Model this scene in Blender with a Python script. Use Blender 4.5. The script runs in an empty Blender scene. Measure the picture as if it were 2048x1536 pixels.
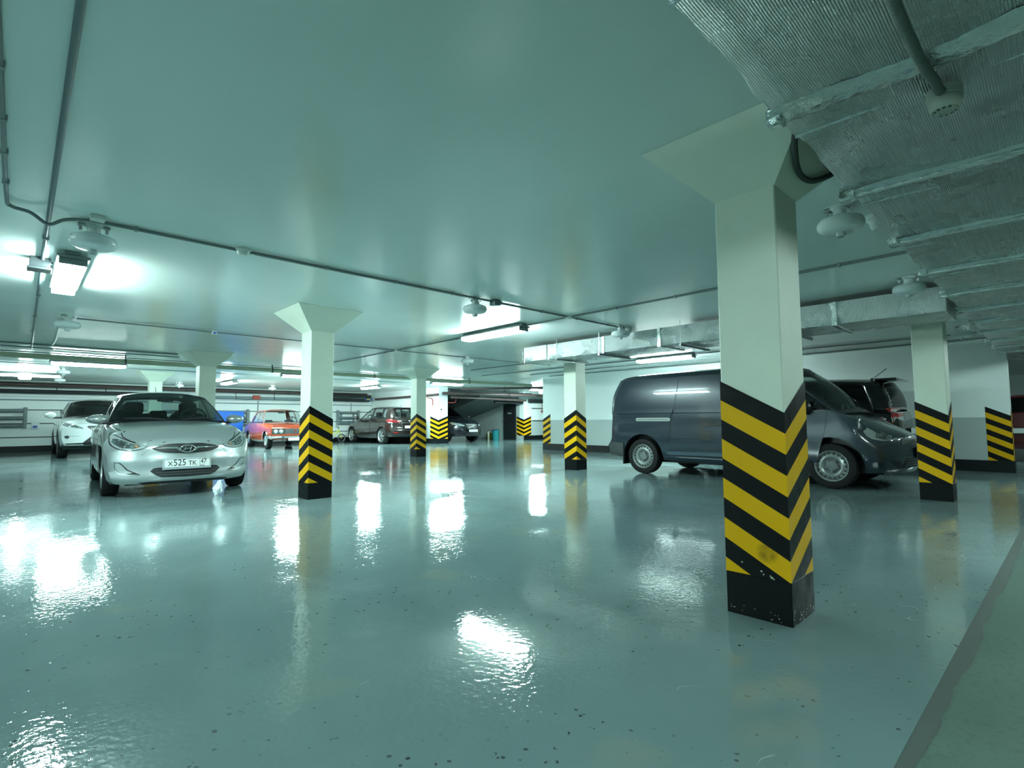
import bpy, bmesh, math, random
import numpy as np
from mathutils import Vector, Matrix
from mathutils.bvhtree import BVHTree
from mathutils.geometry import delaunay_2d_cdt
random.seed(7)
SC = bpy.context.scene
COL = SC.collection
PI = math.pi
# ------------------------------------------------------------------ camera
EYE = 0.943                       # camera height above the floor
PITCH, YAW, ROLL, FPX = 0.0697, 0.8119, -0.006, 1039.94
cF = Vector((math.cos(YAW)*math.cos(PITCH), math.sin(YAW)*math.cos(PITCH), math.sin(PITCH)))
cR0 = Vector((math.sin(YAW), -math.cos(YAW), 0)); cU0 = cR0.cross(cF)
cR = cR0*math.cos(ROLL)+cU0*math.sin(ROLL); cU = cU0*math.cos(ROLL)-cR0*math.sin(ROLL)
cam_data = bpy.data.cameras.new('camera')
cam = bpy.data.objects.new('camera', cam_data); COL.objects.link(cam)
m = Matrix.Identity(4)
for i in range(3):
    m[i][0] = cR[i]; m[i][1] = cU[i]; m[i][2] = -cF[i]
m[2][3] = EYE
cam.matrix_world = m
cam_data.sensor_width = 36.0; cam_data.lens = FPX/2048*36.0
cam_data.clip_start = 0.02; cam_data.clip_end = 200
SC.camera = cam
# ------------------------------------------------------------------ materials
MATS = {}
def mat(name, color=(.5,.5,.5), rough=.5, metal=0., spec=.5, coat=0., emit=None, alpha=None):
    if name in MATS: return MATS[name]
    M = bpy.data.materials.new(name); M.use_nodes = True
    b = M.node_tree.nodes['Principled BSDF']
    b.inputs['Base Color'].default_value = (*color, 1)
    b.inputs['Roughness'].default_value = rough
    b.inputs['Metallic'].default_value = metal
    b.inputs['Specular IOR Level'].default_value = spec
    if coat:
        b.inputs['Coat Weight'].default_value = coat; b.inputs['Coat Roughness'].default_value = .04
    if emit:
        b.inputs['Emission Color'].default_value = (*emit[0], 1); b.inputs['Emission Strength'].default_value = emit[1]
    MATS[name] = M
    return M
class NT:
    """small node helper"""
    def __init__(s, M):
        s.t = M.node_tree; s.b = s.t.nodes['Principled BSDF']
    def n(s, typ, **kw):
        nd = s.t.nodes.new(typ)
        for k, v in kw.items():
            if k.startswith('i_'):
                key = k[2:].replace('_', ' ')
                nd.inputs[key].default_value = v
            else: setattr(nd, k, v)
        return nd
    def l(s, a, b): s.t.links.new(a, b)
    def math(s, op, a, b=None, clamp=False):
        nd = s.t.nodes.new('ShaderNodeMath'); nd.operation = op; nd.use_clamp = clamp
        for i, v in enumerate((a, b)):
            if v is None: continue
            if isinstance(v, (int, float)): nd.inputs[i].default_value = v
            else: s.l(v, nd.inputs[i])
        return nd.outputs[0]
    def mix(s, fac, a, b):
        nd = s.t.nodes.new('ShaderNodeMix'); nd.data_type = 'RGBA'
        for idx, v in ((0, fac), (6, a), (7, b)):
            if isinstance(v, (int, float)): nd.inputs[idx].default_value = v
            elif isinstance(v, tuple): nd.inputs[idx].default_value = (*v, 1)
            else: s.l(v, nd.inputs[idx])
        return nd.outputs[2]
    def ramp(s, fac, a, b, c0=0., c1=1.):
        nd = s.t.nodes.new('ShaderNodeMapRange'); nd.inputs[1].default_value = a; nd.inputs[2].default_value = b
        nd.inputs[3].default_value = c0; nd.inputs[4].default_value = c1
        s.l(fac, nd.inputs[0]); return nd.outputs[0]
    def pos(s): return s.n('ShaderNodeNewGeometry').outputs['Position']
    def obj(s): return s.n('ShaderNodeTexCoord').outputs['Object']
    def noise(s, vec, scale, detail=3., rough=.5, out='Fac'):
        nd = s.n('ShaderNodeTexNoise', i_Scale=scale, i_Detail=detail, i_Roughness=rough)
        s.l(vec, nd.inputs['Vector']); return nd.outputs[out]
    def map(s, vec, scale=(1,1,1), rot=(0,0,0)):
        nd = s.n('ShaderNodeMapping'); s.l(vec, nd.inputs[0]); nd.inputs['Scale'].default_value = scale; nd.inputs['Rotation'].default_value = rot
        return nd.outputs[0]
    def bump(s, h, strength, dist=.01):
        nd = s.n('ShaderNodeBump', i_Strength=strength, i_Distance=dist); s.l(h, nd.inputs['Height'])
        s.l(nd.outputs[0], s.b.inputs['Normal'])
def glass(name, tint=(.55,.62,.62), refl=1.0):
    if name in MATS: return MATS[name]
    M = bpy.data.materials.new(name); M.use_nodes = True
    t = M.node_tree; t.nodes.remove(t.nodes['Principled BSDF'])
    out = t.nodes['Material Output']
    tr = t.nodes.new('ShaderNodeBsdfTransparent'); tr.inputs[0].default_value = (*tint, 1)
    gl = t.nodes.new('ShaderNodeBsdfGlossy'); gl.inputs['Roughness'].default_value = .02; gl.inputs[0].default_value = (.95,.95,.95,1)
    lw = t.nodes.new('ShaderNodeLayerWeight'); pw = t.nodes.new('ShaderNodeMath'); pw.operation = 'POWER'; pw.inputs[1].default_value = 4.5
    t.links.new(lw.outputs['Facing'], pw.inputs[0])
    fr = t.nodes.new('ShaderNodeMath'); fr.operation = 'MULTIPLY_ADD'; fr.inputs[1].default_value = .55; fr.inputs[2].default_value = .04; t.links.new(pw.outputs[0], fr.inputs[0])
    mx = t.nodes.new('ShaderNodeMixShader')
    t.links.new(fr.outputs[0], mx.inputs[0]); t.links.new(tr.outputs[0], mx.inputs[1]); t.links.new(gl.outputs[0], mx.inputs[2])
    t.links.new(mx.outputs[0], out.inputs[0]); MATS[name] = M
    return M
# ------------------------------------------------------------------ objects
def tag(o, label=None, cat=None, group=None, kind=None):
    if label: o['label'] = label
    if cat: o['category'] = cat
    if group: o['group'] = group
    if kind: o['kind'] = kind
    return o
def empty(name, loc=(0,0,0), rz=0.):
    o = bpy.data.objects.new(name, None); o.empty_display_size = .2
    o.location = loc; o.rotation_euler = (0,0,rz); COL.objects.link(o); return o
def thing(name, label, cat, loc=(0,0,0), rz=0., group=None):
    return tag(empty(name, loc, rz), label, cat, group, 'thing')
def link_mesh(name, me, mats, parent=None):
    o = bpy.data.objects.new(name, me); COL.objects.link(o)
    if mats is not None:
        for M in (mats if isinstance(mats, (list, tuple)) else [mats]): me.materials.append(M)
    if parent: o.parent = parent
    return o
def finish(name, bm, mats, parent=None, smooth=None, recalc=True, merge=None):
    """bmesh -> object; smooth = sharp angle in degrees (None = flat)"""
    if merge: bmesh.ops.remove_doubles(bm, verts=bm.verts, dist=merge)
    if recalc: bmesh.ops.recalc_face_normals(bm, faces=bm.faces)
    if smooth is not None:
        a = math.radians(smooth)
        for f in bm.faces: f.smooth = True
        for e in bm.edges:
            if len(e.link_faces) == 2:
                if e.calc_face_angle(0) > a: e.smooth = False
    me = bpy.data.meshes.new(name); bm.to_mesh(me); bm.free()
    return link_mesh(name, me, mats, parent)
def xf(loc=(0,0,0), rot=(0,0,0)):
    return Matrix.Translation(loc) @ Matrix.Rotation(rot[2],4,'Z') @ Matrix.Rotation(rot[1],4,'Y') @ Matrix.Rotation(rot[0],4,'X')
def add_box(bm, lo, hi, bevel=0., seg=2, M=None, mi=0):
    c = [(a+b)/2 for a, b in zip(lo, hi)]; s = [abs(b-a) for a, b in zip(lo, hi)]
    r = bmesh.ops.create_cube(bm, size=1.)
    vs = r['verts']
    for v in vs: v.co = Vector((v.co.x*s[0]+c[0], v.co.y*s[1]+c[1], v.co.z*s[2]+c[2]))
    fs = set(f for v in vs for f in v.link_faces)
    for f in fs: f.material_index = mi
    if bevel:
        es = list(set(e for v in vs for e in v.link_edges))
        r = bmesh.ops.bevel(bm, geom=es, offset=bevel, segments=seg, affect='EDGES', profile=.5)
        for f in r['faces']: f.material_index = mi
        vs = list(set(v for f in r['faces'] for v in f.verts) | set(v for v in vs if v.is_valid))
    if M is not None:
        for v in vs: v.co = M @ v.co
    return vs
def add_lathe(bm, prof, M=None, n=24, mi=0, axis='z'):
    """prof: (r, h) list revolved about z (or y)"""
    rings = []
    for r, h in prof:
        if r < 1e-6: rings.append([bm.verts.new((0,0,h))])
        else: rings.append([bm.verts.new((r*math.cos(2*PI*k/n), r*math.sin(2*PI*k/n), h)) for k in range(n)])
    fs = []
    for a, b in zip(rings[:-1], rings[1:]):
        for k in range(n):
            k2 = (k+1) % n
            if len(a) == 1 and len(b) == 1: continue
            if len(a) == 1: fs.append(bm.faces.new((a[0], b[k], b[k2])))
            elif len(b) == 1: fs.append(bm.faces.new((a[k], b[0], a[k2])))
            else: fs.append(bm.faces.new((a[k], b[k], b[k2], a[k2])))
    for f in fs: f.material_index = mi
    vs = [v for r in rings for v in r]
    if axis == 'y':
        for v in vs: v.co = Vector((v.co.x, v.co.z, v.co.y))
    if M is not None:
        for v in vs: v.co = M @ v.co
    return vs
def add_tube(bm, pts, r, n=10, mi=0, caps=True, closed=False):
    P = [Vector(p) for p in pts]
    rs = r if isinstance(r, (list, tuple)) else [r]*len(P)
    rings = []
    up = None
    for i, p in enumerate(P):
        if closed: d = (P[(i+1) % len(P)]-P[i-1]).normalized()
        else:
            d = (P[min(i+1, len(P)-1)]-P[max(i-1, 0)]).normalized()
        if up is None:
            up = Vector((0,0,1)) if abs(d.z) < .9 else Vector((1,0,0))
        s = d.cross(up)
        if s.length < 1e-4: s = d.cross(Vector((0,1,0)))
        s.normalize(); u = s.cross(d).normalized(); up = u
        rings.append([bm.verts.new(p+(s*math.cos(2*PI*k/n)+u*math.sin(2*PI*k/n))*rs[i]) for k in range(n)])
    prs = list(zip(rings[:-1], rings[1:]))
    if closed: prs.append((rings[-1], rings[0]))
    for a, b in prs:
        for k in range(n):
            f = bm.faces.new((a[k], a[(k+1) % n], b[(k+1) % n], b[k])); f.material_index = mi
    if caps and not closed:
        for rr in (rings[0], rings[-1]):
            f = bm.faces.new(rr); f.material_index = mi
def add_prism(bm, poly, z0, z1, M=None, mi=0):
    a = [bm.verts.new((p[0], p[1], z0)) for p in poly]; b = [bm.verts.new((p[0], p[1], z1)) for p in poly]
    n = len(poly); fs = [bm.faces.new(a), bm.faces.new(b)]
    for i in range(n): fs.append(bm.faces.new((a[i], a[(i+1) % n], b[(i+1) % n], b[i])))
    for f in fs: f.material_index = mi
    if M is not None:
        for v in a+b: v.co = M @ v.co
    return a+b
def smooth_pts(pts, k=6):
    """Catmull-Rom through points"""
    P = [np.array(p, float) for p in pts]
    out = []
    for i in range(len(P)-1):
        p0 = P[max(i-1,0)]; p1 = P[i]; p2 = P[i+1]; p3 = P[min(i+2,len(P)-1)]
        for j in range(k):
            t = j/k
            out.append(.5*((2*p1)+(-p0+p2)*t+(2*p0-5*p1+4*p2-p3)*t*t+(-p0+3*p1-3*p2+p3)*t**3))
    out.append(P[-1]); return out
def text_mesh(name, s, size, M, mt, parent, sx=1., depth=.002, align='CENTER'):
    cu = bpy.data.curves.new(name, 'FONT'); cu.body = s; cu.size = size; cu.extrude = depth
    cu.align_x = align; cu.align_y = 'CENTER'
    tmp = bpy.data.objects.new(name, cu); COL.objects.link(tmp)
    dg = bpy.context.evaluated_depsgraph_get()
    me = bpy.data.meshes.new_from_object(tmp.evaluated_get(dg))
    bpy.data.objects.remove(tmp)
    S = Matrix.Diagonal((sx,1,1,1))
    me.transform(M @ S)
    me.materials.clear()
    return link_mesh(name, me, mt, parent)
# ================================================================== ROOM
H = 2.33
STRIPE_LOW, STRIPE_RISE, STRIPE_P, BASE_Z = .970, .165, .0968, .198
# ---- materials of the room
def floor_mat():
    M = mat('floor_epoxy', (.2,.27,.28), .12, spec=.5); t = NT(M); p = t.pos()
    big = t.noise(p, .55, 4, .6); mid = t.noise(p, 2.2, 5, .6)
    patch = t.ramp(t.noise(p, 1.1, 6, .68), .56, .63)
    c = t.mix(t.ramp(big, .35, .65), (.150,.222,.228), (.195,.275,.278))
    c = t.mix(t.math('MULTIPLY', patch, .5), c, (.215,.285,.29))
    vor = t.n('ShaderNodeTexVoronoi', i_Scale=26.); t.l(t.math('ADD', p, None) if False else p, vor.inputs['Vector'])
    area = t.ramp(t.noise(p, .9, 3, .6), .42, .52)
    sel = t.ramp(t.noise(p, 21.0, 2, .6), .54, .58)
    spk = t.math('MULTIPLY', t.math('LESS_THAN', vor.outputs['Distance'], .20), t.math('MULTIPLY', area, sel))
    c = t.mix(t.math('MULTIPLY', spk, .9), c, (.03,.035,.03))
    cn = t.math('ABSOLUTE', t.math('SUBTRACT', t.noise(p, 1.9, 2, .6), .5))
    scr = t.math('MULTIPLY', t.math('LESS_THAN', cn, .0009), t.ramp(t.noise(p, 2.7, 2, .5), .60, .66))
    c = t.mix(t.math('MULTIPLY', scr, .8), c, (.42,.5,.5))
    ys = t.ramp(t.noise(p, 1.7, 1), .66, .72, 0, .3)
    c = t.mix(ys, c, (.27,.29,.22))
    t.l(c, t.b.inputs['Base Color'])
    r = t.math('ADD', t.ramp(mid, .3, .75, .022, .065), t.math('MULTIPLY', patch, .035))
    t.l(r, t.b.inputs['Roughness'])
    v2 = t.n('ShaderNodeTexVoronoi', i_Scale=38., feature='SMOOTH_F1'); t.l(p, v2.inputs['Vector']); h1 = t.math('ADD', t.noise(p, 60., 2, .5), t.math('MULTIPLY', t.ramp(v2.outputs['Distance'], 0, .55), .8)); h2 = t.noise(p, 6., 3, .55); h3 = t.noise(p, 26., 3, .6)
    rough_area = t.ramp(t.noise(p, .7, 4, .65), .40, .58, .25, 1.)
    h = t.math('ADD', t.math('MULTIPLY', t.math('MULTIPLY', h1, rough_area), .22), t.math('ADD', t.math('MULTIPLY', h2, .04), t.math('MULTIPLY', h3, .06)))
    h = t.math('ADD', h, t.math('MULTIPLY', patch, .02))
    t.bump(h, .30, .012)
    return M
def lane_mat():
    M = mat('lane_concrete', (.2,.26,.23), .42, spec=.35); t = NT(M); p = t.pos()
    a = t.noise(p, 1.3, 5, .65); b = t.noise(p, 40, 3, .6)
    c = t.mix(t.ramp(a, .3, .7), (.095,.150,.128), (.135,.20,.17))
    c = t.mix(t.ramp(b, .52, .68, 0, .5), c, (.075,.105,.09))
    t.l(c, t.b.inputs['Base Color']); t.bump(b, .25, .004)
    return M
def plaster(name, col, rough=.5, spec=.4, amt=.05, scale=1.2):
    M = mat(name, col, rough, spec=spec); t = NT(M); p = t.pos()
    a = t.noise(p, scale, 4, .6)
    lo = tuple(c*(1-amt) for c in col); hi = tuple(min(1, c*(1+amt)) for c in col)
    t.l(t.mix(t.ramp(a, .3, .7), lo, hi), t.b.inputs['Base Color'])
    t.bump(t.noise(p, 60, 2, .5), .06, .004)
    return M
def ceiling_mat():
    M = mat('ceiling_paint', (.8,.87,.85), .25, spec=.5); t = NT(M); p = t.pos()
    a = t.noise(t.map(p, (1,.25,1)), 1.0, 4, .6); b = t.noise(p, .35, 3, .5)
    c = t.mix(t.ramp(a, .3, .7), (.79,.87,.84), (.85,.92,.90))
    c = t.mix(t.ramp(b, .3, .75, 0, .3), c, (.76,.85,.80))
    t.l(c, t.b.inputs['Base Color'])
    t.l(t.ramp(t.noise(p, 1.6, 5, .65), .25, .75, .17, .25), t.b.inputs['Roughness'])
    t.bump(t.noise(p, 3., 4, .55), .03, .01)
    return M
def dado_wall_mat(name, joints=False):
    M = mat(name, (.8,.86,.85), .45, spec=.4); t = NT(M); p = t.pos()
    sp = t.n('ShaderNodeSeparateXYZ'); t.l(p, sp.inputs[0])
    n = t.noise(p, 1.4, 4, .6)
    up = t.mix(t.ramp(n, .3, .7), (.80,.87,.86), (.86,.92,.91))
    if joints:
        br = t.n('ShaderNodeTexBrick', offset=.5, squash=1.)
        br.inputs['Scale'].default_value = 1.; br.inputs['Brick Width'].default_value = 4.2; br.inputs['Row Height'].default_value = .45
        br.inputs['Mortar Size'].default_value = .017; br.inputs['Mortar Smooth'].default_value = 0.
        cb = t.n('ShaderNodeCombineXYZ'); t.l(t.math('ADD', sp.outputs[0], 1.05), cb.inputs[0]); t.l(t.math('ADD', sp.outputs[2], -.03), cb.inputs[1]); t.l(cb.outputs[0], br.inputs['Vector'])
        gap = t.math('MULTIPLY', br.outputs['Fac'], t.math('LESS_THAN', sp.outputs[2], 1.82))
        col = t.mix(gap, up, (.05,.075,.08))
    else:
        low = t.mix(t.ramp(n, .3, .7), (.43,.49,.48), (.48,.54,.53))
        col = t.mix(t.math('LESS_THAN', sp.outputs[2], .945), up, low)
    t.l(col, t.b.inputs['Base Color']); return M
M_FLOOR, M_LANE, M_CEIL = floor_mat(), lane_mat(), ceiling_mat()
M_PILLAR = plaster('pillar_paint', (.74,.80,.69), .5, .4, .035, 2.5)
M_WALL, M_WALLJ = dado_wall_mat('wall_paint_dado'), dado_wall_mat('wall_panel_paint', True)
M_WALLD = plaster('side_wall_dim_grey', (.42,.48,.47), .6)  # darker grey carries the shade on the bay's side wall
M_GREYWALL = plaster('far_wall_dim_grey', (.5,.56,.55), .6)  # grey tone; on the recess wall it stands in for missing light
M_SOFFIT = plaster('ramp_shade_concrete', (.16,.19,.19), .8)
def hazard(name, col, dirt):
    M = mat(name, col, .42, spec=.16); t = NT(M); p = t.pos()
    a = t.ramp(t.noise(p, 9., 5, .65), .60, .78)
    t.l(t.mix(t.math('MULTIPLY', a, .45), col, dirt), t.b.inputs['Base Color'])
    t.l(t.ramp(t.noise(p, 14., 3), .3, .7, .30, .5), t.b.inputs['Roughness'])
    return M
def smudge(M):
    t = NT(M); p = t.pos(); d = t.n('ShaderNodeVectorMath', operation='DISTANCE'); t.l(p, d.inputs[0]); d.inputs[1].default_value = (2.575, .985, .315)
    k = t.math('MULTIPLY', t.ramp(d.outputs['Value'], .025, .055, 1, 0), t.ramp(t.noise(p, 30., 3), .3, .6, .3, .9))
    src = t.b.inputs['Base Color'].links[0].from_socket
    t.l(t.mix(k, src, (.30,.17,.01)), t.b.inputs['Base Color'])
M_YEL = hazard('hazard_yellow', (.80,.43,.006), (.42,.32,.02))
smudge(M_YEL)
M_BLK = hazard('hazard_black', (.004,.0055,.0065), (.016,.021,.022))
M_BASEB = mat('skirting_black', (.004,.006,.008), .4, spec=.3)
M_CHIP = mat('bare_plaster_chip', (.55,.6,.45), .8)
# ---- shell
def struct(name, lo, hi, M):
    bm = bmesh.new(); add_box(bm, lo, hi); o = finish(name, bm, M); o['kind'] = 'structure'; return o
def edge_y(x): return .395-.0171*x
bm = bmesh.new(); add_prism(bm, [(-7,edge_y(-7)),(24,edge_y(24)),(24,25),(-7,25)], -.12, 0)
o = finish('floor', bm, M_FLOOR); tag(o, kind='structure')
bm = bmesh.new(); add_prism(bm, [(-7,-7),(24,-7),(24,edge_y(24)),(-7,edge_y(-7))], -.12, -.002)
o = finish('floor.001', bm, M_LANE); tag(o, kind='structure')
# worn dark seam along the edge of the epoxy
bm = bmesh.new()
rs = random.Random(3); x = .9; top = []; bot = []; d = .045
while x < 9:
    d = min(.058, max(.028, d+rs.uniform(-.008,.008)))
    top.append(bm.verts.new((x, edge_y(x)-.001, -.0008))); bot.append(bm.verts.new((x, edge_y(x)-d, -.0008))); x += .06
for i in range(len(top)-1): bm.faces.new((top[i], top[i+1], bot[i+1], bot[i]))
o = finish('trim_1', bm, mat('worn_seam', (.085,.105,.095), .6)); tag(o, kind='structure')
struct('ceiling', (-7,-7,H), (24,25,H+.2), M_CEIL)
struct('wall_back', (-7,23.4,0), (17.5,23.7,H), M_WALLJ)
struct('wall_left', (-7.2,-7,0), (-7,23.7,H), M_WALL)
struct('wall_rear', (-7.2,-7.3,0), (24.2,-7,H), M_GREYWALL)
struct('wall_far', (24,-7.3,0), (24.2,25,H), M_WALL)
struct('wall_right', (12.3,.6,0), (12.62,11.52,H), M_WALL)
struct('wall_bay', (12.6,17.7,0), (13.06,23.4,H), M_WALL)
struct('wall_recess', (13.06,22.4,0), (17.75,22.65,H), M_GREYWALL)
struct('wall_corner', (17.75,17.9,0), (24,18.2,H), M_WALL)
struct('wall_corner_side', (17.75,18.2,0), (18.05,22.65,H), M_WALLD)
for nm, lo, hi in (('baseboard_back', (-7,23.385,0), (12.6,23.4,.2)), ('baseboard_right', (12.285,.585,0), (12.635,11.535,.198)),
                   ('baseboard_corner', (17.735,17.885,0), (24,17.9,.2)), ('baseboard_bay', (12.585,17.685,0), (13.075,23.385,.198))):
    struct(nm, lo, hi, M_BASEB)
# sloping ramp soffit; dark left slab added to keep the bay unlit
Rz = Matrix(((0,0,1,0),(1,0,0,0),(0,1,0,0),(0,0,0,1)))
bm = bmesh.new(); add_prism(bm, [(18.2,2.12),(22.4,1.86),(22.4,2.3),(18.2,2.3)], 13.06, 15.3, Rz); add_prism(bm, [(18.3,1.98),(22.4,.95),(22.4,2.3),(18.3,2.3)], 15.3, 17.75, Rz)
o = finish('ceiling_ramp_shade', bm, M_SOFFIT); tag(o, kind='structure')
# dark doorway in the side of the bay
bm = bmesh.new(); add_box(bm, (17.70,18.42,0), (17.75,19.32,2.02), .008, 1)
d = finish('door_1', bm, mat('door_black', (.010,.013,.015), .5)); tag(d, kind='structure')
bm = bmesh.new(); add_box(bm, (17.69,18.72,1.26), (17.70,18.98,1.32)); finish('door_plate', bm, mat('plate_grey', (.35,.42,.46), .4), d)
bm = bmesh.new(); add_lathe(bm, [(0,0),(.025,0),(.025,.05),(0,.05)], xf((17.7,19.24,1.0),(0,-PI/2,0)), 10); finish('door_handle', bm, mat('steel', (.5,.53,.54), .3, 1.), d)
# ---- hazard striped paint
def clip_low(poly, zb):
    out = []
    for i in range(len(poly)):
        a, b = poly[i], poly[(i+1) % len(poly)]
        if a[1] >= zb: out.append(a)
        if (a[1]-zb)*(b[1]-zb) < -1e-12:
            k = (zb-a[1])/(b[1]-a[1]); out.append((a[0]+k*(b[0]-a[0]), zb))
    return out
def stripes_face(bm, p0, p1, h0, h1, zs=1., nb=10):
    """striped paint on a vertical face from p0 to p1; h0/h1 = rise (0..1) at each end; material 0 black, 1 yellow"""
    L = math.dist(p0, p1)
    def P(d, z): return (p0[0]+(p1[0]-p0[0])*d/L, p0[1]+(p1[1]-p0[1])*d/L, z)
    for k in range(nb):
        zt0 = (STRIPE_LOW-k*STRIPE_P+h0*STRIPE_RISE)*zs; zt1 = (STRIPE_LOW-k*STRIPE_P+h1*STRIPE_RISE)*zs
        zb0, zb1 = zt0-STRIPE_P*zs, zt1-STRIPE_P*zs
        q = clip_low([(0,zb0),(L,zb1),(L,zt1),(0,zt0)], BASE_Z*zs)
        if len(q) < 3: continue
        f = bm.faces.new([bm.verts.new(P(*a)) for a in q]); f.material_index = k % 2
PILLAR_W, CAP_E, NECK = .295, .264, 2.062
def flakes(bm):
    """flakes of bare plaster on the black foot"""
    rs = random.Random(11); h = PILLAR_W/2
    def flake(face, d, z, r):
        n = 7; pts = []
        for k in range(n):
            a = 2*PI*k/n; q = r*rs.uniform(.5,1.1); pts.append((d+q*1.1*math.cos(a), z+q*.8*math.sin(a)))
        if face == 'x': vs = [bm.verts.new((-h-.0042, p, q)) for p, q in pts]
        else: vs = [bm.verts.new((p, -h-.0042, q)) for p, q in pts]
        bm.faces.new(vs).material_index = 1
    for d, z, r in ((-.02,.226,.006),(-.03,.213,.005),(-.065,.205,.007),(-.075,.2,.006),(-.06,.212,.004),(.07,.252,.005)): flake('x', d, z, r)
    for k in range(12): flake('x', rs.uniform(-.14,.14), rs.uniform(.012,.05), rs.uniform(.002,.0045))
    for k in range(14): flake('y', rs.uniform(-.14,.14), rs.uniform(.005,.045), rs.uniform(.003,.007))
    for k in range(5): flake('y', rs.uniform(-.143,-.12), rs.uniform(.03,.07), rs.uniform(.003,.006))
def pillar(x, y, label, near_high, chips=False):
    """x, y = nearest corner; near_high: stripes peak at that corner"""
    w = PILLAR_W; t = thing('concrete_pillar', label, 'pillar', (x+w/2, y+w/2, 0), 0, 'striped concrete pillars')
    h = w/2
    bm = bmesh.new(); add_box(bm, (-h,-h,0), (h,h,NECK+.01), .006, 1); finish('shaft', bm, M_PILLAR, t)
    bm = bmesh.new(); e = h+CAP_E
    a = [bm.verts.new((sx*h, sy*h, NECK)) for sx, sy in ((-1,-1),(1,-1),(1,1),(-1,1))]
    b = [bm.verts.new((sx*e, sy*e, H-.0015)) for sx, sy in ((-1,-1),(1,-1),(1,1),(-1,1))]
    bm.faces.new(a); bm.faces.new(b)
    for i in range(4): bm.faces.new((a[i], a[(i+1)%4], b[(i+1)%4], b[i]))
    finish('capital', bm, M_PILLAR, t)
    g = h+.0025; c = [(-g,-g),(g,-g),(g,g),(-g,g)]; hh = [1,0,1,0] if near_high else [0,1,0,1]
    bm = bmesh.new()
    for i in range(4): stripes_face(bm, c[i], c[(i+1)%4], hh[i], hh[(i+1)%4])
    finish('hazard_stripes', bm, [M_BLK, M_YEL], t, recalc=True)
    bm = bmesh.new(); g = h+.003; add_box(bm, (-g,-g,0), (g,g,BASE_Z), .003, 1); 
    if chips: flakes(bm)
    finish('base_paint', bm, [M_BLK, M_CHIP], t)
    return t
NX, NY, DX, DY = 2.578, .886, 5.069, 5.424
p_near = pillar(NX, NY, 'nearest striped pillar, tall in front of the dark van, scuffed black foot', False, True)
pillar(NX, NY+DY, 'striped pillar between the silver car and the dark van, chips at its foot', True)
pillar(NX+DX, NY+DY, 'striped pillar under the end of the foil duct, behind the van tail', True)
pillar(NX+DX, NY, 'striped pillar in front of the dark van nose and grille', False)
pillar(NX+DX, NY+2*DY, 'small striped pillar in front of the brown car tailgate', True)
pillar(NX, NY+2*DY, 'pillar rising behind the right side of the silver car roof', True)
pillar(NX, NY+3*DY, 'pale far pillar rising behind the middle of the silver car roof', True)
# stripes on the wall corners
def wall_stripes(name, label, segs):
    bm = bmesh.new()
    for p0, p1, h0, h1 in segs: stripes_face(bm, p0, p1, h0, h1)
    o = finish(name, bm, [M_BLK, M_YEL]); tag(o, label, 'paint', 'hazard stripes on wall corners', 'thing'); return o
wall_stripes('hazard_stripes', 'striped warning paint on the wall end by the red car', [((12.297,.92),(12.297,.597),1,0),((12.297,.597),(12.623,.597),0,1)])
wall_stripes('hazard_stripes', 'striped warning paint on the far end of the grey-and-white wall left of the van', [((12.297,11.523),(12.297,11.2),0,1)])
wall_stripes('hazard_stripes', 'striped warning paint on the wall end between the brown car and the dark parked car', [((12.597,18.3),(12.597,17.697),1,0),((12.597,17.697),(13.063,17.697),0,1)])
wall_stripes('hazard_stripes', 'striped warning paint on the far wall corner right of the dark doorway', [((17.747,18.4),(17.747,17.897),1,0),((17.747,17.897),(18.25,17.897),0,1)])
# ================================================================== LAMPS, DUCTS, PIPES
LIGHT = (.73, 1.0, .955)
M_TUBE = mat('lit_diffuser', (.9,.95,.95), .3, emit=(LIGHT, 100.))
M_TUBE2 = mat('lit_diffuser_dim', (.9,.95,.95), .3, emit=(LIGHT, 46.))
M_TUBE3 = mat('lit_diffuser_bright', (.9,.95,.95), .3, emit=(LIGHT, 185.))  # emission raised to brighten the far half
M_TUBE4 = mat('lit_diffuser_faint', (.9,.95,.95), .3, emit=(LIGHT, 13.))
M_TRAY = mat('lamp_tray', (.17,.21,.21), .5)
M_GREYPL = mat('grey_plastic', (.26,.31,.31), .45)
M_CONDUIT = mat('conduit_grey', (.17,.21,.215), .45)
M_PIPE = mat('pipe_paint_grey', (.11,.155,.17), .4)
M_WHITE = mat('white_enamel', (.78,.84,.84), .22, coat=.3)
M_STEEL = mat('steel', (.5,.53,.54), .3, 1.)
M_DARK = mat('dark_plastic', (.03,.038,.04), .5)
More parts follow.
